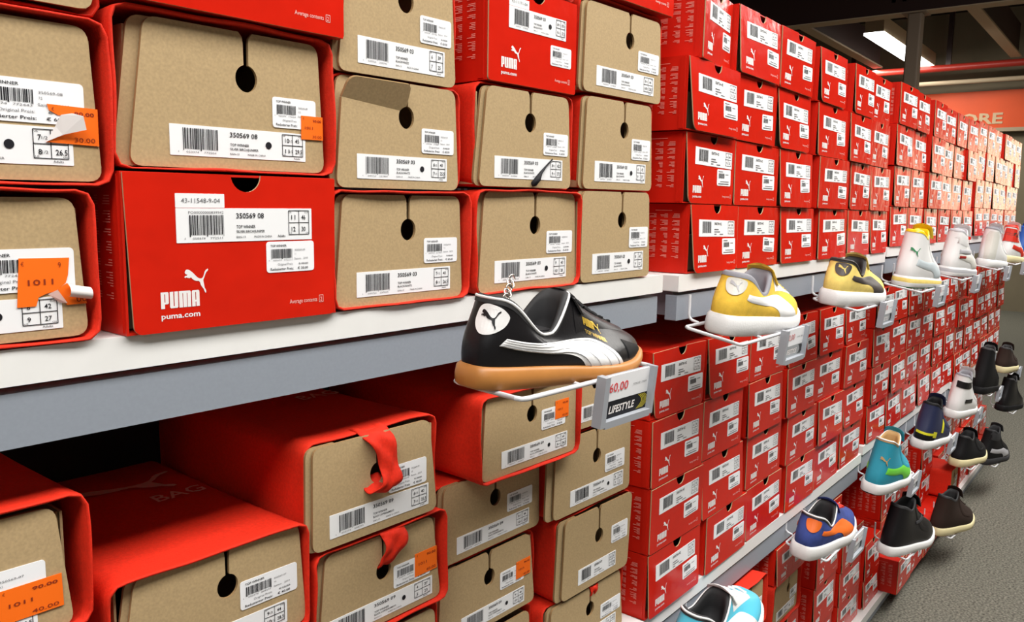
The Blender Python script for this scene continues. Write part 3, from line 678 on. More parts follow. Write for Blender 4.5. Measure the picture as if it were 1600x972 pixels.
regular(3, 'upper', UP+DZU[3], D2, 4, [3.735, 3.94, 4.15, 4.36, 4.56, 4.765], 4.96)
regular(2, 'middle', LO+.018, D3, 4, [2.462, 2.665, 2.88, 3.085, 3.285, 3.49], 3.69)
regular(3, 'middle', LO+.008, D3, 4, [3.72, 3.925, 4.13, 4.335, 4.54, 4.75], 4.95)
RY = (.012, .04, .065, .08)
B1COL = [  # bottom shelf of the second bay: x left, x right, depth, heights of the rows from the shelf up
    (1.20, 1.395, .63, (.113, .113, .113, .108)), (1.40, 1.592, .63, (.113, .113, .113, .108)), (1.595, 1.778, .64, (.113, .113, .113, .110)),
    (1.785, 1.972, .622, (.125, .125, 0, .088)), (2.10, 2.288, .622, (.120, .120, .120, .092)), (2.345, 2.555, .622, (.098, .100, .100)), (2.585, 2.760, .625, (.088, .118))]
for c, (xa, xb, yy, hs) in enumerate(B1COL):
    zz = BO+.0008
    for r, hh in enumerate(hs):
        if hh == 0:
            tan_box(P2((xa+xb)/2, yy-.004, zz), xb-xa, .1135, 'cardboard fronted shoe box, thick red bag rim, bottom shelf, between light blue and blue sneakers', 'cardboard fronted boxes on the bottom shelves', 61, t3(('8', '42', '9', '27')), pop=False, tiny=True, inset=(.016, .008, .006, .010), taper=(.012, .006), hole=(.60, .68)); zz += .115; continue
        if (c, r) == (2, 3): 
            tan_box(P2(1.588, yy-.045, zz), .176, hh, 'cardboard fronted shoe box on the bottom shelf, half hidden by the light blue sneaker', 'cardboard fronted boxes on the bottom shelves', 62, t3(('8', '42', '9', '27')), pop=False, tiny=True, inset=(.014, .010, .005, .010))
            continue
        if (c, r) == (1, 3): continue
        bay_box(xa+rnd.uniform(0, .006), xb-rnd.uniform(0, .004), zz, yy+rnd.uniform(-.004, .006), 1, 'bottom', r, c, h=hh, rz=0); zz += hh+.0006
regular(2, 'bottom', BO, .60, 4, [2.775, 2.965, 3.155, 3.345, 3.53], 3.71, rowy=(.012, .03, .03, .035), skip={(c, 0) for c in range(5)} | {(2, 2), (2, 3), (3, 3), (4, 1), (4, 2), (4, 3)})
tan_box(P2(3.618, .556, BO+.1150), .184, .112, 'cardboard fronted shoe box pushed out under the low black sneaker with cream edge', 'cardboard fronted boxes on the bottom shelves', 71, t3(('8', '42', '9', '27')), pop=False, tiny=True)
for i in range(5):
    bay_box(2.768+.187*i, 2.768+.187*i+.184, BO+.0008, .562+.003*(i % 2), 2, 'bottom', 0, i, 0, 0)
regular(3, 'bottom', BO, .60, 3, [3.72, 3.925, 4.13, 4.335, 4.54, 4.75], 4.95, rowy=RY)

# ------------------------------------------------------------ shoes
def smooth(a, b, t): t = max(0, min(1, (t-a)/(b-a))); return t*t*(3-2*t)
class Shoe:
    N = 72
    def __init__(s, L=.29, Wd=.104, sole=(.024, .018), heel=.088, dip=.056, throat=.092, c0=.035, c1=.165, cw=.030, toe=.040, vamp=.3, rise=.6, bulge=.004, boot=0, soleflare=.004):
        s.__dict__.update(locals()); s.build()
    def th(s, i): return 2*PI*i/s.N
    def outline(s, i, k=1.0, ex=0):
        a = s.th(i); t = (1-math.cos(a))/2; sg = -1 if a <= PI else 1
        sh = abs(math.sin(a))**.62*(.74+.26*smooth(.15, .72, t))*(1-.10*math.exp(-((t-.42)/.16)**2))
        return Vector((s.L*t*1.0+(t-.5)*2*ex, sg*(s.Wd/2*sh*k+ex*(1 if sh > .05 else 0))+.006*math.sin(t*PI)*-1, 0)), t, sg
    def st(s, t): return s.sole[0]+(s.sole[1]-s.sole[0])*smooth(.1, .75, t)+.006*smooth(.86, 1, t)
    def collar(s, i):
        a = s.th(i); t = (1-math.cos(a))/2; sg = -1 if a <= PI else 1
        x = s.c0+(s.c1-s.c0)*t
        z = s.heel+(s.dip-s.heel)*smooth(.02, .52, t)+(s.throat-s.dip)*smooth(.60, 1.0, t)
        return Vector((x, sg*s.cw*abs(math.sin(a))**.7*(1-.15*t), z)), t
    def build(s):
        R = 14; s.rows = [[] for _ in range(R+1)]
        for i in range(s.N):
            B, t, sg = s.outline(i, .95); B.z = s.st(t)-.003; C, _ = s.collar(i)
            out = Vector((B.x-s.L*.42, B.y*2.2, 0)).normalized()
            w = smooth(.5, 1, t)
            up = s.rise*(C.z-B.z)*(1-w)+w*s.toe
            P1_ = B+Vector((0, 0, up*.75))+out*s.bulge*(1.2-.4*w)
            P2_ = C+Vector((0, 0, -(C.z-B.z)*.35))*(1-w)+out*.004*(1-w)+w*Vector((s.L*s.vamp*.62, 0, -s.vamp*.06-(C.z-s.sole[1])*.30))
            if s.boot:
                P1_ = P1_+Vector((-.020, 0, .018))*w
                P1_ = P1_-Vector((0, 0, up*.40))*(1-w)
                P2_ = C+Vector((0, 0, -(C.z-B.z)*.62))*(1-w)+out*.006*(1-w)+w*Vector((.030, 0, -(C.z-.078)))
            for j in range(R+1):
                u = j/R; p = B*(1-u)**3+P1_*3*u*(1-u)**2+P2_*3*u*u*(1-u)+C*u**3
                s.rows[j].append(p)
        vs = [p for r in s.rows for p in r]; n = s.N
        s.tree = BVHTree.FromPolygons([tuple(v) for v in vs], [(j*n+i, j*n+(i+1) % n, (j+1)*n+(i+1) % n, (j+1)*n+i) for j in range(R) for i in range(n)])
    def upper(s, m, toecap=None, mats=None):
        mb = MB(); mb.grid(s.rows, 0, closed=True)
        # inside lining and insole
        ins = []
        for j, (k, dz) in enumerate(((1, 0), (.90, .0025), (.80, -.004), (.86, -.025), (.9, -.05))):
            row = []
            for i in range(s.N):
                C, t = s.collar(i); cx = (s.c0+s.c1)/2
                z = C.z+dz if j < 4 else s.st(.3)+.004
                if j >= 3: z = max(s.st(.3)+.006 if j == 3 else z, z)
                row.append(Vector((cx+(C.x-cx)*k, C.y*k, z)))
            ins.append(row)
        return mb.weld('upper', [m]), ins
    def lining(s, m, pad=.003):
        mb = MB(); rows = []
        for j, (k, dz) in enumerate(((1.03, -.004), (1.01, .0015), (.93, .0035), (.84, .001), (.78, -.008), (.80, -.028), (.84, -1))):
            row = []
            for i in range(s.N):
                C, t = s.collar(i); cx = (s.c0+s.c1)/2
                z = s.st(.3)+.004 if dz == -1 else max(C.z+dz*(1 if dz > 0 else 1), s.st(.3)+.005)
                row.append(Vector((cx+(C.x-cx)*k, C.y*k, z)))
            rows.append(row)
        mb.grid(rows, 0, closed=True, flip=True); mb.fan(rows[-1], 0)
        return mb.weld('lining', [m])
    def soles(s, m, m2=None, stripe=None):
        mb = MB(); rows = []; prof = ((0, .80, 0), (0, .95, .0), (.12, 1.0, .001), (.5, 1.02, .0015), (.85, 1.0, .001), (1, .985, 0), (1.02, .90, 0))
        for f, k, ex in prof:
            row = []
            for i in range(s.N):
                p, t, sg = s.outline(i, k, ex+s.soleflare*(.6 if 0 < f < 1 else .3)); z = s.st(t)*f; p.z = z+(.010*smooth(.80, 1, t)*(1-f*.6) if f < 1 else .004*smooth(.8, 1, t)); row.append(p)
            rows.append(row)
        n = len(rows)
        for j in range(n-1):
            mi = 0
            if m2 and j <= 1: mi = 1
            if stripe and j == 3: mi = 2
            mb.grid(rows[j:j+2], mi, closed=True)
        mb.fan(rows[0], 1 if m2 else 0); mb.fan(rows[-1], 0)
        return mb.weld('sole', [m, m2 or m, stripe or m])
    def hit(s, x, z, side=-1):
        h = s.tree.ray_cast(Vector((x, side*.2, z)), Vector((0, -side, 0)))
        if h[0] is None:
            h = s.tree.find_nearest(Vector((x, side*.03, z)))
        n = h[1]
        if n.y*side < 0: n = -n
        return h[0], n
    def strip(s, top, bot, m, off=.0012, side=-1, nu=30, nv=5, name='side_stripe'):
        def samp(P, u):
            L = [0]
            for a, b in zip(P, P[1:]): L.append(L[-1]+math.dist(a, b))
            q = u*L[-1]
            for k in range(len(P)-1):
                if q <= L[k+1]+1e-9:
                    f = (q-L[k])/(L[k+1]-L[k]); a, b = P[k], P[k+1]; c0 = P[max(k-1, 0)]; c3 = P[min(k+2, len(P)-1)]
                    return tuple(.5*((2*a[d])+(b[d]-c0[d])*f+(2*c0[d]-5*a[d]+4*b[d]-c3[d])*f*f+(-c0[d]+3*a[d]-3*b[d]+c3[d])*f**3) for d in (0, 1))
            return P[-1]
        rows = []; back = []
        for i in range(nu+1):
            a = samp(top, i/nu); b = samp(bot, i/nu); r = []; q = []
            for j in range(nv+1):
                f = j/nv; p, nrm = s.hit(a[0]+(b[0]-a[0])*f, a[1]+(b[1]-a[1])*f, side)
                e = off*(1 if 0 < j < nv and 0 < i < nu else .35)
                r.append(p+nrm*e)
            rows.append(r)
        mb = MB(); mb.grid(rows, 0, flip=side > 0)
        return mb.mesh(name, [m])
    def decal(s, loops, m, off=.0016, axis='side', name='badge', sub=.004):
        """project flat outlines (x,z) on the side, or (y,z) on the heel, onto the upper"""
        mb = MB()
        mb.poly(loops, 0, 0)
        me = mb.mesh(name, [m]); b = bmesh.new(); b.from_mesh(me)
        for _ in range(3):
            es = [e for e in b.edges if e.calc_length() > sub]
            if es: bmesh.ops.subdivide_edges(b, edges=es, cuts=1); bmesh.ops.triangulate(b, faces=b.faces)
        for v in b.verts:
            x, z = v.co.x, v.co.z
            if axis == 'side':
                p, nrm = s.hit(x, z); v.co = p+nrm*off
            else:       # heel: ray from behind and to the aisle side
                d = Vector((math.cos(s.hang), math.sin(s.hang), 0)); lat = Vector((-d.y, d.x, 0))*-1
                o = Vector((s.hc, 0, z))-d*.2+lat*x
                h = s.tree.ray_cast(o, d)
                p = h[0] if h[0] is not None else s.tree.find_nearest(Vector((s.c0*.6, 0, z))+lat*x)[0]
                v.co = p-d*off
        b.to_mesh(me); b.free(); return me
    hang = .36; hc = .05
    def piping(s, m, r=.0016, lift=.0012):
        mb = MB(); pts = []
        for i in range(s.N):
            C, t = s.collar(i); pts.append(C+Vector((0, 0, lift)))
        mb.tube(pts, r, 0, 6, closed=True)
        return mb.mesh('collar_piping', [m])
    def top_z(s, x, y):
        h = s.tree.ray_cast(Vector((x, y, .4)), Vector((0, 0, -1)))
        return h[0].z if h[0] is not None else None
    def laces(s, m, n=5, x0=None, x1=None, wd=.020, r=.0028):
        mb = MB(); x0 = x0 or s.c1+.006; x1 = x1 or s.c1+.085
        for k in range(n):
            x = x0+(x1-x0)*k/(n-1); w = wd*(1-.3*k/n); pts = []
            for q in range(9):
                y = -w+2*w*q/8; z = s.top_z(x+.004*math.sin(q+k), y)
                if z is None: continue
                pts.append((x+.003*math.sin(q*.8+k), y, z+r*.7))
            if len(pts) > 2: mb.tube(pts, r, 0, 6)
        return mb.mesh('laces', [m])
    def eyestay(s, m, wd=.022, band=.011, length=.09, off=.0016, both=True):
        mb = MB()
        for sg in ((-1, 1) if both else (-1,)):
            rows = []
            for i in range(13):
                x = s.c1-.004+length*i/12; r = []
                for j in range(5):
                    y = sg*(wd*(1-.35*i/12)+band*j/4); z = s.top_z(x, y)
                    if z is None: z = s.collar(s.N//2)[0].z
                    r.append((x, y, z+off*(1 if 0 < j < 4 else .2)))
                rows.append(r)
            mb.grid(rows, 0, flip=sg > 0)
        return mb.mesh('eyestay', [m])
    def tongue(s, m, h=.02, wd=.024, back=.012):
        mb = MB(); rows = []; C = s.collar(s.N//2)[0]
        for i in range(8):
            u = i/7; r = []
            for j in range(9):
                y = (-1+j/4)*wd*(1-.15*u*u); z = C.z-.012+(h+.012)*u-.010*(abs(y)/wd)**2
                x = C.x+.014-(.014+back)*u-.004*math.cos(j)*0
                r.append(Vector((x, y, z)))
            rows.append(r)
        th = Vector((-.005, 0, .001))
        full = [r+[p+th for p in r[::-1]] for r in rows]
        mb.grid(full, 0, closed=True); mb.fan(full[0]); mb.fan(full[-1])
        return mb.weld('tongue', [m])

def wire_holder(mw, Lw, dp, label, tag=True, tilt=0.0, text=None, tagx=.62, hook=.05, arm=.055):
    """bent wire tray hanging off the shelf rail; x along the shelf, y into it, origin at front left corner"""
    t = thing('wire_shoe_holder', label, 'shoe holder', mw, 'wire shoe holders')
    mb = MB(); r = .0027
    def rz(y): return math.sin(tilt)*y
    c = .008; D = min(dp, .092)
    pts = [(0, c, rz(c)), (.0022, .0022, 0), (c, 0, 0), (Lw-c, 0, 0), (Lw-.0022, .0022, 0), (Lw, c, rz(c)), (Lw, D-c, rz(D-c)), (Lw-.0022, D-.0022, rz(D)), (Lw-c, D, rz(D)), (c, D, rz(D)), (.0022, D-.0022, rz(D)), (0, D-c, rz(D-c))]
    mb.tube(pts, r, 0, 8, closed=True); part('wire_frame', mb.mesh('wire_frame', ['wire']), t)
    for xa in (arm, Lw-.055):
        mb = MB(); mb.tube([(xa, D+.003, rz(D)+.001), (xa, dp-.006, rz(D)+.004), (xa, dp-.001, rz(D)+.008), (xa, dp, rz(D)+.014), (xa, dp, rz(D)+hook)], r*.9, 0, 8); part('hook_wire', mb.mesh('hook_wire', ['wire']), t)
    mb = MB(); mb.tube([(Lw*.40, .003, .0), (Lw*.42, D*.6, rz(D*.6)), (Lw*.42, D, rz(D))], r*.8, 0, 6); part('cross_wire', mb.mesh('cross_wire', ['wire']), t)
    if tag:
        tw, tx = .105, Lw*tagx; hh = .050
        T = Matrix.Translation((tx, -.006, -hh+.006)) @ Matrix.Rotation(.10, 4, 'X') @ Matrix.Rotation(-.0, 4, 'Z')
        mb = MB()
        mb.box(0, .009, -.008, .004, -.004, hh+.002, 0); mb.box(tw-.006, tw, -.008, .004, -.004, hh+.002, 0)
        mb.box(.009, tw-.006, -.008, .004, -.006, .002, 0); mb.box(.009, tw-.006, .001, .004, .002, hh, 0)
        fr = part('price_holder', mb.mesh('price_holder', ['tagframe']), t, T)
        mb = MB(); y = -.0012
        def card():
            mb.box(.009, tw-.006, y, .0009, .002, hh, 0)
            w = tw-.015
            mb.add([(.009, y-.0002, .002), (tw-.006, y-.0002, .002), (tw-.006, y-.0002, .0215), (.009, y-.0002, .0215)], [(0, 1, 2, 3)], 1)
            put(mb, 'LIFESTYLE', .022, .0075, .050, .0085, y-.0005, 2, .03, .18)
            put(mb, '60,00', .0185, .0315, .037, .0105, y-.0005, 3, .01)
            put(mb, 'SCHUHE 1 PAAR', .066, .034, .028, .0022, y-.0005, 5)
            for k in range(5):
                a = [(.078+.003*k+.010*math.sin(u*.5), .004+.0165*u/6) for u in range(7)]
                mb.add([(p[0], y-.0004, p[1]) for p in a]+[(p[0]+.0018, y-.0004, p[1]) for p in a[::-1]], [tuple(range(14))], 4)
        card()
        mats = ['tag_paper', 'ink', 'white_print', flat('red_ink', (.70, .05, .06)), flat('yellow_green_streak', (.50, .42, .03)), 'grey_ink'] if text is None else ['tag_paper', flat('grey_card_band', (.33, .35, .37)), 'white_print', flat('faded_red_ink', (.62, .22, .22)), 'ink', 'grey_ink']
        part('price_card', mb.mesh('price_card', mats), fr)
    return t

C = dict(
    black=flat('black_leather', (.009, .0085, .010), .36, .32, bump=.15, bscale=300),
    blackmesh=flat('black_textile', (.008, .008, .009), .65, .2),
    white=flat('white_leather', (.80, .80, .80), .45),
    whitesole=flat('white_rubber', (.80, .80, .80), .55, bump=.3, bscale=260),
    gum=flat('gum_rubber', (.46, .19, .045), .42, noise=.08, nscale=40),
    yellow=flat('yellow_suede', (.78, .50, .05), .85, noise=.10, nscale=90, bump=.3, bscale=500),
    lemon=flat('pale_yellow_suede', (.78, .60, .16), .85, noise=.08, nscale=90, bump=.3, bscale=500),
    char=flat('charcoal_leather', (.055, .045, .042), .55),
    greylin=flat('grey_lining', (.25, .25, .28), .8),
    offwhite=flat('off_white_leather', (.66, .65, .60), .55),
    green=flat('green_rubber', (.02, .22, .08), .55),
    paleblue=flat('pale_grey_blue_leather', (.55, .62, .66), .5),
    yellowpatent=flat('yellow_patent_lining', (.80, .55, .01), .3),
    redrub=flat('dark_red_rubber', (.30, .015, .012), .5),
    silver=flat('silver_grey', (.45, .45, .48), .45),
    blue=flat('blue_suede', (.030, .055, .24), .85, noise=.25, nscale=40, bump=.3, bscale=500),
    orange=flat('orange_leather', (.75, .14, .01), .55),
    redlace=flat('red_laces', (.65, .03, .015), .7),
    teal=flat('teal_canvas', (.02, .30, .42), .7, bump=.3, bscale=600),
    lime=flat('lime_green', (.17, .68, .06), .5),
    tancv=flat('tan_canvas', (.52, .32, .13), .75),
    navy=flat('navy_leather', (.018, .025, .075), .5),
    lemonlime=flat('acid_yellow', (.75, .72, .02), .5),
    sky=flat('light_blue_leather', (.10, .55, .74), .4),
    brown=flat('dark_brown_suede', (.030, .018, .014), .85, .2),
    cream=flat('cream_rubber', (.70, .62, .36), .55),
    redlea=flat('red_leather', (.62, .03, .015), .45),
    royal=flat('royal_blue', (.01, .09, .40), .5),
    dkgrey=flat('dark_grey_textile', (.035, .035, .038), .8, .2),
    gold=flat('gold_foil', (.75, .50, .06), .35, metal=.6),
    insole=flat('dark_insole', (.02, .02, .022), .7))
STR_T = [(.024, .0565), (.056, .0515), (.102, .0485), (.147, .0496), (.178, .047), (.205, .0352), (.222, .021), (.228, .0145)]
STR_B = [(.016, .0475), (.043, .042), (.085, .0368), (.115, .0345), (.135, .029), (.147, .020), (.150, .0155), (.1505, .0145)]
def scaled(P, k, dz=0, kz=1): return [(x*k, z*kz+dz) for x, z in P]
def shoe_at(frame, x, y, z, yaw=0, pitch=.045, roll=.08): return frame @ Matrix.Translation((x, y, z)) @ Matrix.Rotation(yaw, 4, 'Z') @ Matrix.Rotation(pitch, 4, 'Y') @ Matrix.Rotation(roll, 4, 'X')
def ellipse(cx, cz, a, b, n=24): return [(cx+a*math.cos(2*PI*i/n), cz+b*math.sin(2*PI*i/n)) for i in range(n)]

# --- black leather shoe with gum sole in front
HK = .90
sh = Shoe(L=.278, Wd=.098, sole=(.023, .016), heel=.088, dip=.052, throat=.091, c0=.014, c1=.137, cw=.032, toe=.043, vamp=.42, bulge=.006)
t = thing('sneaker', 'black leather sneaker with white stripe and gum sole in front of shelf', 'shoe', shoe_at(F1, .577, .546, -.182, .0, .050, .07), 'display shoes')
part('upper', sh.upper(C['black'])[0], t); part('lining', sh.lining(C['insole']), t); part('sole', sh.soles(C['gum']), t, label='gum rubber sole')
part('collar_piping', sh.piping(C['white']), t); part('side_stripe', sh.strip(scaled(STR_T, HK, .001, HK), scaled(STR_B, HK, .002, HK), C['white'], .0016), t, label='white leather stripe')
part('side_stripe', sh.strip(scaled(STR_T, HK, .001, HK), scaled(STR_B, HK, .002, HK), C['white'], .0016, side=1), t, label='white leather stripe')
sp = [o for o in t.children if o.name.startswith('side_stripe')][0]
A_, B_ = scaled(STR_T, HK, .001, HK), scaled(STR_B, HK, .002, HK)
for f in (.14, .40, .66, .88):
    lerp = lambda q: [(a[0]+(b[0]-a[0])*q, a[1]+(b[1]-a[1])*q) for a, b in zip(A_, B_)]
    part('stitching', sh.strip(lerp(f-.012), lerp(f+.012), flat('grey_stitching', (.52, .53, .56)), .0021, nu=40, nv=2, name='stitching'), sp)
part('toe_guard', sh.strip([(.214, .040), (.236, .0345), (.256, .030), (.268, .0245)], [(.219, .0185), (.238, .019), (.256, .021), (.2685, .0225)], C['blackmesh'], .0012, name='toe_guard'), t)
part('tongue', sh.tongue(C['black'], .004, .024, .002), t); part('eyestay', sh.eyestay(C['black'], .015, .014, .10, .002), t); part('laces', sh.laces(C['blackmesh'], 6, .141, .222, .016), t)
def soft(P, n=5):
    out = []; m_ = len(P)
    for i in range(m_):
        a, b, c, e = P[i-1], P[i], P[(i+1) % m_], P[(i+2) % m_]
        for q in range(n):
            u = q/n; out.append(tuple(.5*((2*b[d])+(c[d]-a[d])*u+(2*a[d]-5*b[d]+4*c[d]-e[d])*u*u+(-a[d]+3*b[d]-3*c[d]+e[d])*u**3) for d in (0, 1)))
    return out
bd = [(x*.0165-.002, .0695+z*.0145) for x, z in ((-.95,.2),(-.8,.75),(-.4,.98),(.1,.95),(.6,.75),(.95,.35),(1,0),(.85,-.45),(.5,-.8),(.1,-.98),(-.4,-1),(-.75,-.75),(-.95,-.3))]
b_ = part('heel_badge', sh.decal([soft(bd)], C['white'], .0016, 'heel'), t, label='white heel badge with black leaping cat')
part('badge_cat', sh.decal([[(-.0125+px*.020, .0605+pz*.020) for px, pz in CAT]], C['black'], .0024, 'heel', 'badge_cat'), b_)
mb = MB(); wordmark(mb, .149, .0585, .0085, 0, 0, .80); cat(mb, .1665, .057, .012, 0, 0)
put(mb, 'TOP WINNER', .149, .050, .032, .0046, 0, 0, .0)
for i, v in enumerate(mb.v):
    zz = v[2]-.36*(v[0]-.149); p, nn = sh.hit(v[0], zz); mb.v[i] = tuple(p+nn*.0011)
part('gold_lettering', mb.mesh('gold_lettering', [C['gold']]), t, label='gold stamped lettering')
mb = MB(); 
mb.box(.040, .112, -.014, .018, .026, .054, 0); part('shoe_insert', mb.mesh('shoe_insert', [C['dkgrey']]), t)
wire_holder(F1 @ Matrix.Translation((.594, .490, -.1885)) @ Matrix.Rotation(.012, 4, 'Y'), .245, .160, 'white wire holder with LIFESTYLE price card under the black leather sneaker', tilt=.05, hook=.026, tagx=.47, arm=.12)
# chrome security clip behind the shoe
mb = MB()
for k in range(5):
    a = Vector((.722+.006*k, .622+.003*k, -.112+.005*k)); mb.tube([a+Vector((.005*math.cos(q*PI/5), .003*math.sin(q*PI/5)*(k % 2), .005*math.sin(q*PI/5))) for q in range(10)], .0011, 0, 6, closed=True)
thing('security_chain', 'small chrome security chain behind the black leather sneaker', 'chain', F1, None, mb.mesh('security_chain', ['chrome']))

def low_shoe(frame, x, y, z, label, up, stripe, sole, lining, badge=None, badgecat=None, laces=None, lace_n=5, piping=None, L=.285, roll=.13, pitch=.02, yaw=0, heel=.088, sole2=None, sole_h=(.032, .026), patch=None, eyest=None, tongue=None, wd=.104, stripekz=1.0, band=None):
    sh = Shoe(L=L, Wd=wd, sole=sole_h, heel=heel+.006, dip=.064, throat=.096, c0=.024, c1=.145, cw=.034, toe=.046, vamp=.40, bulge=.005)
    t = thing('sneaker', label, 'shoe', shoe_at(frame, x, y, z, yaw, pitch, roll), 'display shoes')
    part('upper', sh.upper(C[up])[0], t); part('lining', sh.lining(C[lining]), t); part('sole', sh.soles(C[sole], C[sole2] if sole2 else None, C[band] if band else None), t)
    if stripe:
        k = L/.308; dz = .012; ST = [(.036, .0545)]+STR_T[1:]; SB = [(.030, .0465)]+STR_B[1:]
        for sd in (-1, 1): part('side_stripe', sh.strip(scaled(ST, k, dz), scaled(SB, k, dz), C[stripe], .0016, side=sd), t)
    part('tongue', sh.tongue(C[tongue or up], .012, .026), t)
    if eyest: part('eyestay', sh.eyestay(C[eyest], .014, .014, .09, .002), t)
    part('laces', sh.laces(C[laces or up], lace_n, .150, .235, .018), t)
    if piping: part('collar_piping', sh.piping(C[piping], .002), t)
    if patch:
        part('heel_patch', sh.decal([[(-.020, sole_h[0]+.004), (.022, sole_h[0]+.004), (.026, .070), (.018, .090), (-.016, .090), (-.024, .068)]], C[patch], .001, 'heel', 'heel_patch'), t)
    if badge:
        b = part('heel_badge', sh.decal([soft([(q*.0165-.002, .077+w*.0125) for q, w in ((-.95,.2),(-.85,.8),(-.3,.98),(.4,.95),(.95,.7),(1,.1),(.75,-.6),(.2,-1),(-.35,-1),(-.8,-.6))])], C[badge], .0018, 'heel'), t)
        if badgecat: part('badge_cat', sh.decal([[(-.012+px*.019, .069+pz*.018) for px, pz in CAT]], C[badgecat], .0026, 'heel', 'badge_cat'), b)
    return t
def high_shoe(frame, x, y, z, label, up, sole, lining, L=.285, top=.145, roll=.12, pitch=.02, yaw=0, sole2=None, stripe=None, laces=None, straps=None, piping=None, band=None, sole_h=(.030, .024), toecap=None, collar=None, lean=0, wd=.106, c1=.118, badge=None, patch=None, eyest=None, tongue=None, bands=None):
    sh = Shoe(L=L, Wd=wd, sole=sole_h, heel=top, dip=top-.016, throat=top+.004, c0=.018, c1=c1, cw=.030, toe=.042, vamp=.36, bulge=.005, rise=.8, boot=1)
    t = thing('high_top_sneaker', label, 'shoe', shoe_at(frame, x, y, z, yaw, pitch, roll), 'display shoes')
    part('upper', sh.upper(C[up])[0], t); part('lining', sh.lining(C[lining]), t); part('sole', sh.soles(C[sole], C[sole2] if sole2 else None, C[band] if band else None), t)
    k = L/.308
    if stripe:
        for sd in (-1, 1): part('side_stripe', sh.strip(scaled(STR_T, k, .014, 1.15), scaled(STR_B, k, .012, 1.05), C[stripe], .0018, side=sd), t)
    if collar:     # padded collar of another colour
        a = [(.026+.012*i/8*k*8/1, top-.004-.018*smooth(.02, .5, i/8)+.02*smooth(.5, 1, i/8)) for i in range(9)]
        part('collar_panel', sh.strip([(.020+.105*i/8, top-.004-.014*math.sin(PI*i/8)) for i in range(9)], [(.012+.12*i/8, top-.040-.010*math.sin(PI*i/8)) for i in range(9)], C[collar], .0016, name='collar_panel'), t)
    if patch: part('heel_patch', sh.decal([[(-.022, sole_h[0]+.003), (.024, sole_h[0]+.003), (.026, top-.030), (.018, top-.012), (-.016, top-.012), (-.024, top-.030)]], C[patch], .0012, 'heel', 'heel_patch'), t)
    if badge: part('heel_badge', sh.decal([[(-.012+px*.026, top*.56+pz*.026) for px, pz in CAT]], C[badge], .0026, 'heel', 'heel_badge'), t)
    part('tongue', sh.tongue(C[tongue or collar or up], .016, .028, .004), t)
    for sd in (-1, 1): part('eyestay', sh.strip([(c1-.004, top-.004), (c1+.008, top-.036), (c1+.030, top*.5), (c1+.070, .062)], [(c1-.020, top-.010), (c1-.010, top-.040), (c1+.010, top*.46), (c1+.062, .050)], C[eyest or up], .0020, side=sd, name='eyestay'), t)
    if toecap: part('toe_cap', sh.strip([(.232*k, .056), (.25*k, .052), (.272*k, .040), (.279*k, .030)], [(.226*k, .026), (.245*k, .026), (.265*k, .027), (.279*k, .0285)], C[toecap], .0014, name='toe_cap'), t)
    if laces: part('laces', sh.laces(C[laces], 6, c1+.004, c1+.10, .018, .0026), t)
    if piping: part('collar_piping', sh.piping(C[piping], .0022), t)
    for m_, z0, h_, ya, yb in (bands or ()):
        part('strap', sh.decal([[(ya, z0+.002), (yb, z0-.002), (yb, z0+h_-.002), (ya, z0+h_+.002)]], C[m_], .0028, 'heel', 'strap'), t)
    for q in (straps or ()):
        m_, z0, h_, xa, xb = q
        part('strap', sh.strip([(xa+(xb-xa)*i/8, z0+h_-.10*(xb-xa)*i/8*0) for i in range(9)], [(xa+(xb-xa)*i/8, z0) for i in range(9)], C[m_], .0028, name='strap'), t)
    return t
HT = .19
def holder2(x, z, label, y=.475, dp=.112, L=.235, tag=True, hook=.045):
    return wire_holder(F2 @ Matrix.Translation((x, y, z)), L, dp, label, tag, tilt=HT, text=1, hook=hook)
# upper row
ZU = -.195
low_shoe(F2, 1.195, .528, ZU+.008, 'yellow suede sneaker with white stripe and pale heel badge, on wire holder', 'yellow', 'white', 'whitesole', 'greylin', 'offwhite', 'silver', 'yellow', eyest='white', L=.268)
holder2(1.165, ZU, 'wire shoe holder under the yellow suede sneaker with white stripe')
low_shoe(F2, 1.742, .528, ZU+.010, 'pale yellow suede sneaker with black stripe and black heel badge', 'lemon', 'char', 'whitesole', 'insole', 'char', 'lemon', 'char', L=.295, piping='char')
holder2(1.765, ZU, 'wire shoe holder under the pale yellow sneaker with black stripe')
high_shoe(F2, 2.345, .528, ZU+.010, 'white high top with yellow lining and green sole bottom on wire holder', 'white', 'whitesole', 'yellowpatent', sole2='green', band='lemon', tongue='yellowpatent', stripe='paleblue', laces='white', top=.150, badge='green')
holder2(2.335, ZU, 'wire shoe holder under the white high top with yellow lining')
high_shoe(F2, 2.915, .528, ZU+.010, 'white high top with grey laces and dark red sole bottom', 'white', 'whitesole', 'silver', sole2='redrub', band='silver', collar='white', stripe='offwhite', laces='dkgrey', straps=[('silver', .075, .014, .02, .15), ('redrub', .060, .010, .02, .06)], top=.148)
holder2(2.905, ZU, 'wire shoe holder under the white high top with grey laces')
high_shoe(F2, 3.62, .528, ZU+.010, 'plain white high top seen from its heel on wire holder', 'white', 'whitesole', 'greylin', top=.150, patch='offwhite', laces='white')
holder2(3.61, ZU, 'wire shoe holder under the plain white high top')
high_shoe(F2, 4.12, .528, ZU+.010, 'white sneaker with red and black collar, beyond the plain white high top', 'white', 'cream', 'redlea', top=.155, stripe='redlea', bands=[('redlea', .090, .055, -.05, .06), ('char', .112, .018, -.05, .06)])
holder2(4.11, ZU, 'wire shoe holder under the white sneaker with red and black collar')
high_shoe(F2, 4.62, .528, ZU+.010, 'royal blue high top at the far end of the upper shelf', 'royal', 'whitesole', 'royal', top=.150, stripe='white')
holder2(4.61, ZU, 'wire shoe holder under the royal blue high top')
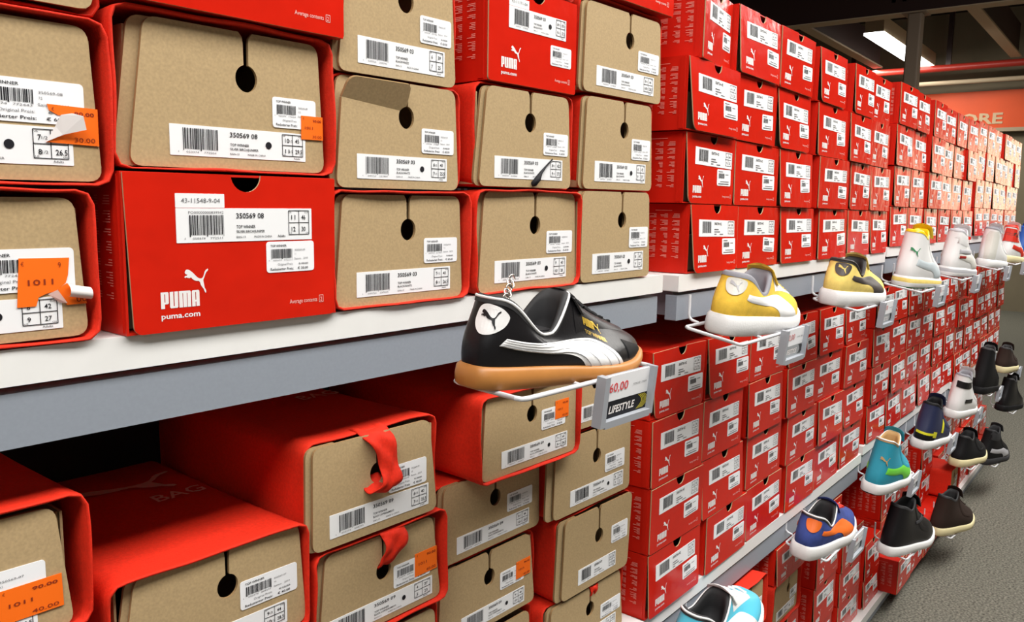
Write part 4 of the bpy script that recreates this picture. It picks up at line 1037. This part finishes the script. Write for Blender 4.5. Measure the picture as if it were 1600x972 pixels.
# middle row
ZM = -.752
low_shoe(F2, 1.165, .555, ZM+.008, 'light blue leather sneaker with white stripe, cut by picture bottom', 'sky', 'white', 'whitesole', 'insole', None, None, 'white', piping='white', tongue='white', eyest='white', L=.29)
holder2(1.15, ZM, 'wire shoe holder under the light blue leather sneaker', y=.507)
low_shoe(F2, 1.748, .555, ZM+.008, 'blue suede sneaker with orange stripe and red laces on wire holder', 'blue', 'orange', 'whitesole', 'insole', 'orange', None, 'redlace', piping='white', L=.295, roll=.16, lace_n=7)
holder2(1.79, ZM, 'wire shoe holder under the blue suede sneaker with orange stripe', y=.507)
high_shoe(F2, 2.29, .552, ZM+.010, 'teal canvas high top with lime green stripe and tan lining', 'teal', 'whitesole', 'tancv', sole2='blackmesh', stripe='lime', piping='white', laces='white', top=.150, badge='tancv', roll=.16)
holder2(2.37, ZM, 'wire shoe holder under the teal canvas high top', y=.507)
high_shoe(F2, 2.85, .552, ZM+.012, 'navy blue boot with acid yellow trim and white sole', 'navy', 'whitesole', 'blackmesh', top=.150, bands=[('blackmesh', .032, .018, -.040, .030), ('lemonlime', .050, .008, -.040, .022), ('lemonlime', .040, .020, .020, .034), ('lemonlime', .050, .040, .052, .062)], roll=.16)
holder2(2.93, ZM, 'wire shoe holder under the navy blue boot', y=.507)
high_shoe(F2, 3.37, .552, ZM+.014, 'white high top with two black straps on wire holder', 'white', 'white', 'greylin', top=.165, bands=[('black', .116, .024, -.022, .048), ('black', .060, .014, .022, .060)], laces='white', roll=.16)
holder2(3.45, ZM, 'wire shoe holder under the white high top with black straps', y=.507)
high_shoe(F2, 3.92, .552, ZM+.014, 'black laced boot hanging beyond the white high top with black straps', 'blackmesh', 'blackmesh', 'insole', top=.195, laces='dkgrey', roll=.12)
holder2(3.98, ZM, 'wire shoe holder under the black laced boot', y=.507)
high_shoe(F2, 4.55, .552, ZM+.014, 'dark brown shoe with cream sole at far end of the middle shelf', 'brown', 'cream', 'insole', top=.12, laces='brown')
holder2(4.62, ZM, 'wire shoe holder under the dark brown shoe with cream sole', y=.507)
# bottom row
for (x, ZB, yw, lab, kw, hl) in (
    (2.475, -.985, -.16, 'black leather high top with white sole, hanging low before red boxes', dict(up='black', sole='whitesole', lining='insole', top=.150, laces='black', straps=[('dkgrey', .085, .010, .10, .17)]), 'the low hanging black high top with white sole'),
    (3.19, -1.145, -.20, 'dark brown suede boot with cream and gum sole, hanging low over the carpet', dict(up='brown', sole='cream', sole2='gum', lining='insole', top=.145, laces='brown'), 'the dark brown suede boot with cream sole'),
    (3.50, -.965, -.12, 'black sneaker with cream sole edge, low, beside a cardboard fronted box', dict(up='blackmesh', sole='cream', lining='insole', top=.120, laces='blackmesh'), 'the low black sneaker with cream edge'),
    (4.17, -1.115, -.15, 'black and grey high top with white toe mark, low over the carpet', dict(up='blackmesh', sole='dkgrey', lining='dkgrey', top=.160, laces='dkgrey', collar='dkgrey', stripe='silver'), 'the black and grey high top'),
    (4.64, -.955, -.10, 'black high top, furthest of the low hanging shoes', dict(up='black', sole='blackmesh', lining='insole', top=.165, laces='blackmesh'), 'the furthest low black high top')):
    high_shoe(F2, x, .545, ZB+.012, lab, roll=.13, yaw=yw, **kw)
    wire_holder(F2 @ Matrix.Translation((x+.035, .490, ZB)) @ Matrix.Rotation(yw*.5, 4, 'Z'), .215, .11, 'wire shoe holder under '+hl, False, tilt=HT, hook=.05)

# ------------------------------------------------------------ ceiling, lamp, column, sign beyond the shelves
zc = EYE+2.0
mb = MB(); mb.box(-.09, .09, 0, 6.0, -.012, 0, 1); mb.box(-.012, .012, 0, 6.0, 0, .56, 0); mb.box(-.09, .09, 0, 6.0, .56, .575, 0)
for k in range(8):
    for a in (.12, .2):
        mb.box(-.02, .02, 2.0+.1*(k % 2), 2.03+.1*(k % 2), a, a+.03, 0)
t = thing('ceiling_beam', 'dark steel beam crossing above the boxes, cream lower flange', 'beam', (9.1, .2, zc), 'ceiling beams', mb.mesh('ceiling_beam', ['beam', 'flange']))
for y, lab in ((3.25, 'cream edged joist left of the strip lamp, behind the dark beam'), (1.62, 'cream edged joist right of the column, behind the dark beam')):
    mb = MB(); mb.box(0, 3.0, -.06, .06, 0, .02, 1); mb.box(0, 3.0, -.02, .02, .02, .4, 0)
    thing('ceiling_joist', lab, 'beam', (9.2, y, zc+.0), 'ceiling joists', mb.mesh('ceiling_joist', ['beam', 'flange']))
t = thing('strip_lamp', 'lit fluorescent strip lamp under the dark ceiling behind the column', 'lamp', (9.95, 2.72, zc))
mb = MB(); mb.box(0, 2.65, -.10, .10, .03, .20, 0); part('housing', mb.mesh('housing', ['lamp_body']), t)
mb = MB(); mb.slab([rrect(-.11, .11, 0, .03, .006, 2)], 0, 2.65, 0, 0, Matrix(((0, 1, 0, 0), (1, 0, 0, 0), (0, 0, 1, 0), (0, 0, 0, 1)))); part('diffuser', mb.mesh('diffuser', ['lamp']), t)
mb = MB(); mb.slab([rrect(-.066, .066, -.066, .066, .02, 4)], 0, zc, 0, 0, Matrix(((1, 0, 0, 0), (0, 0, 1, 0), (0, 1, 0, 0), (0, 0, 0, 1))))
mb.box(-.11, .11, -.11, .11, zc-.02, zc-.012, 0); mb.box(-.10, .10, -.10, .10, 0, .015, 0)
thing('column', 'beige steel column standing in front of the strip lamp', 'column', (9.1, 2.1, 0), None, mb.mesh('column', ['column']))
mb = MB(); mb.tube([(0, .3, 0), (0, 6.2, 0)], .045, 0, 12)
for y in (1.2, 2.4, 3.6): mb.box(-.02, .02, y-.03, y+.03, .0, .9, 1)
thing('sprinkler_pipe', 'dark red pipe running across under the ceiling beyond the lamp', 'pipe', (12.3, 0, EYE+1.95), None, mb.mesh('sprinkler_pipe', ['pipe', 'beam']))
mb = MB(); mb.tube([(0, .3, 0), (0, 6.2, 0)], .03, 0, 12); thing('cable_tray', 'cream conduit running across below the dark red pipe', 'pipe', (12.6, 0, EYE+1.80), None, mb.mesh('cable_tray', ['flange']))
t = thing('shop_sign', 'orange red sign band with cream letters on the far wall', 'sign', (13.1, 3.6, EYE+1.22))
mb = MB(); mb.box(-.06, .05, -3.9, 2.4, 0, .50, 0); part('sign_band', mb.mesh('sign_band', ['fascia']), t)
mb = MB(); mb.box(-.07, .06, -3.9, 2.4, -.05, 0, 0); part('sign_trim', mb.mesh('sign_trim', ['flange']), t)
mb = MB()
def TS(p): return Vector((-.068, -p[0], p[2]))
put(mb, 'STORE', .98, .06, .80, .145, 0, 0, .03, 0, TS)
part('sign_letters', mb.mesh('sign_letters', ['letter']), t)
mb = MB(); mb.box(13.14, 13.17, -1.3, .2, 1.0, 2.8, 0); structure('glint_panel_1', mb.mesh('glint_panel_1', ['glint']))  # unseen glowing panel, added for warm reflections on the far boxes
mb = MB()
for (a, b, c_, e) in ((-1.36, -1.3, .94, 2.86), (.2, .26, .94, 2.86), (-1.3, .2, .94, 1.0), (-1.3, .2, 2.8, 2.86), (-.83, -.77, 1.0, 2.8), (-.33, -.27, 1.0, 2.8), (-1.3, .2, 1.87, 1.93)): mb.box(13.1, 13.19, a, b, c_, e, 0)
structure('glint_panel_bars', mb.mesh('glint_panel_bars', ['shelf']))  # bars break the added panel's reflection into patches
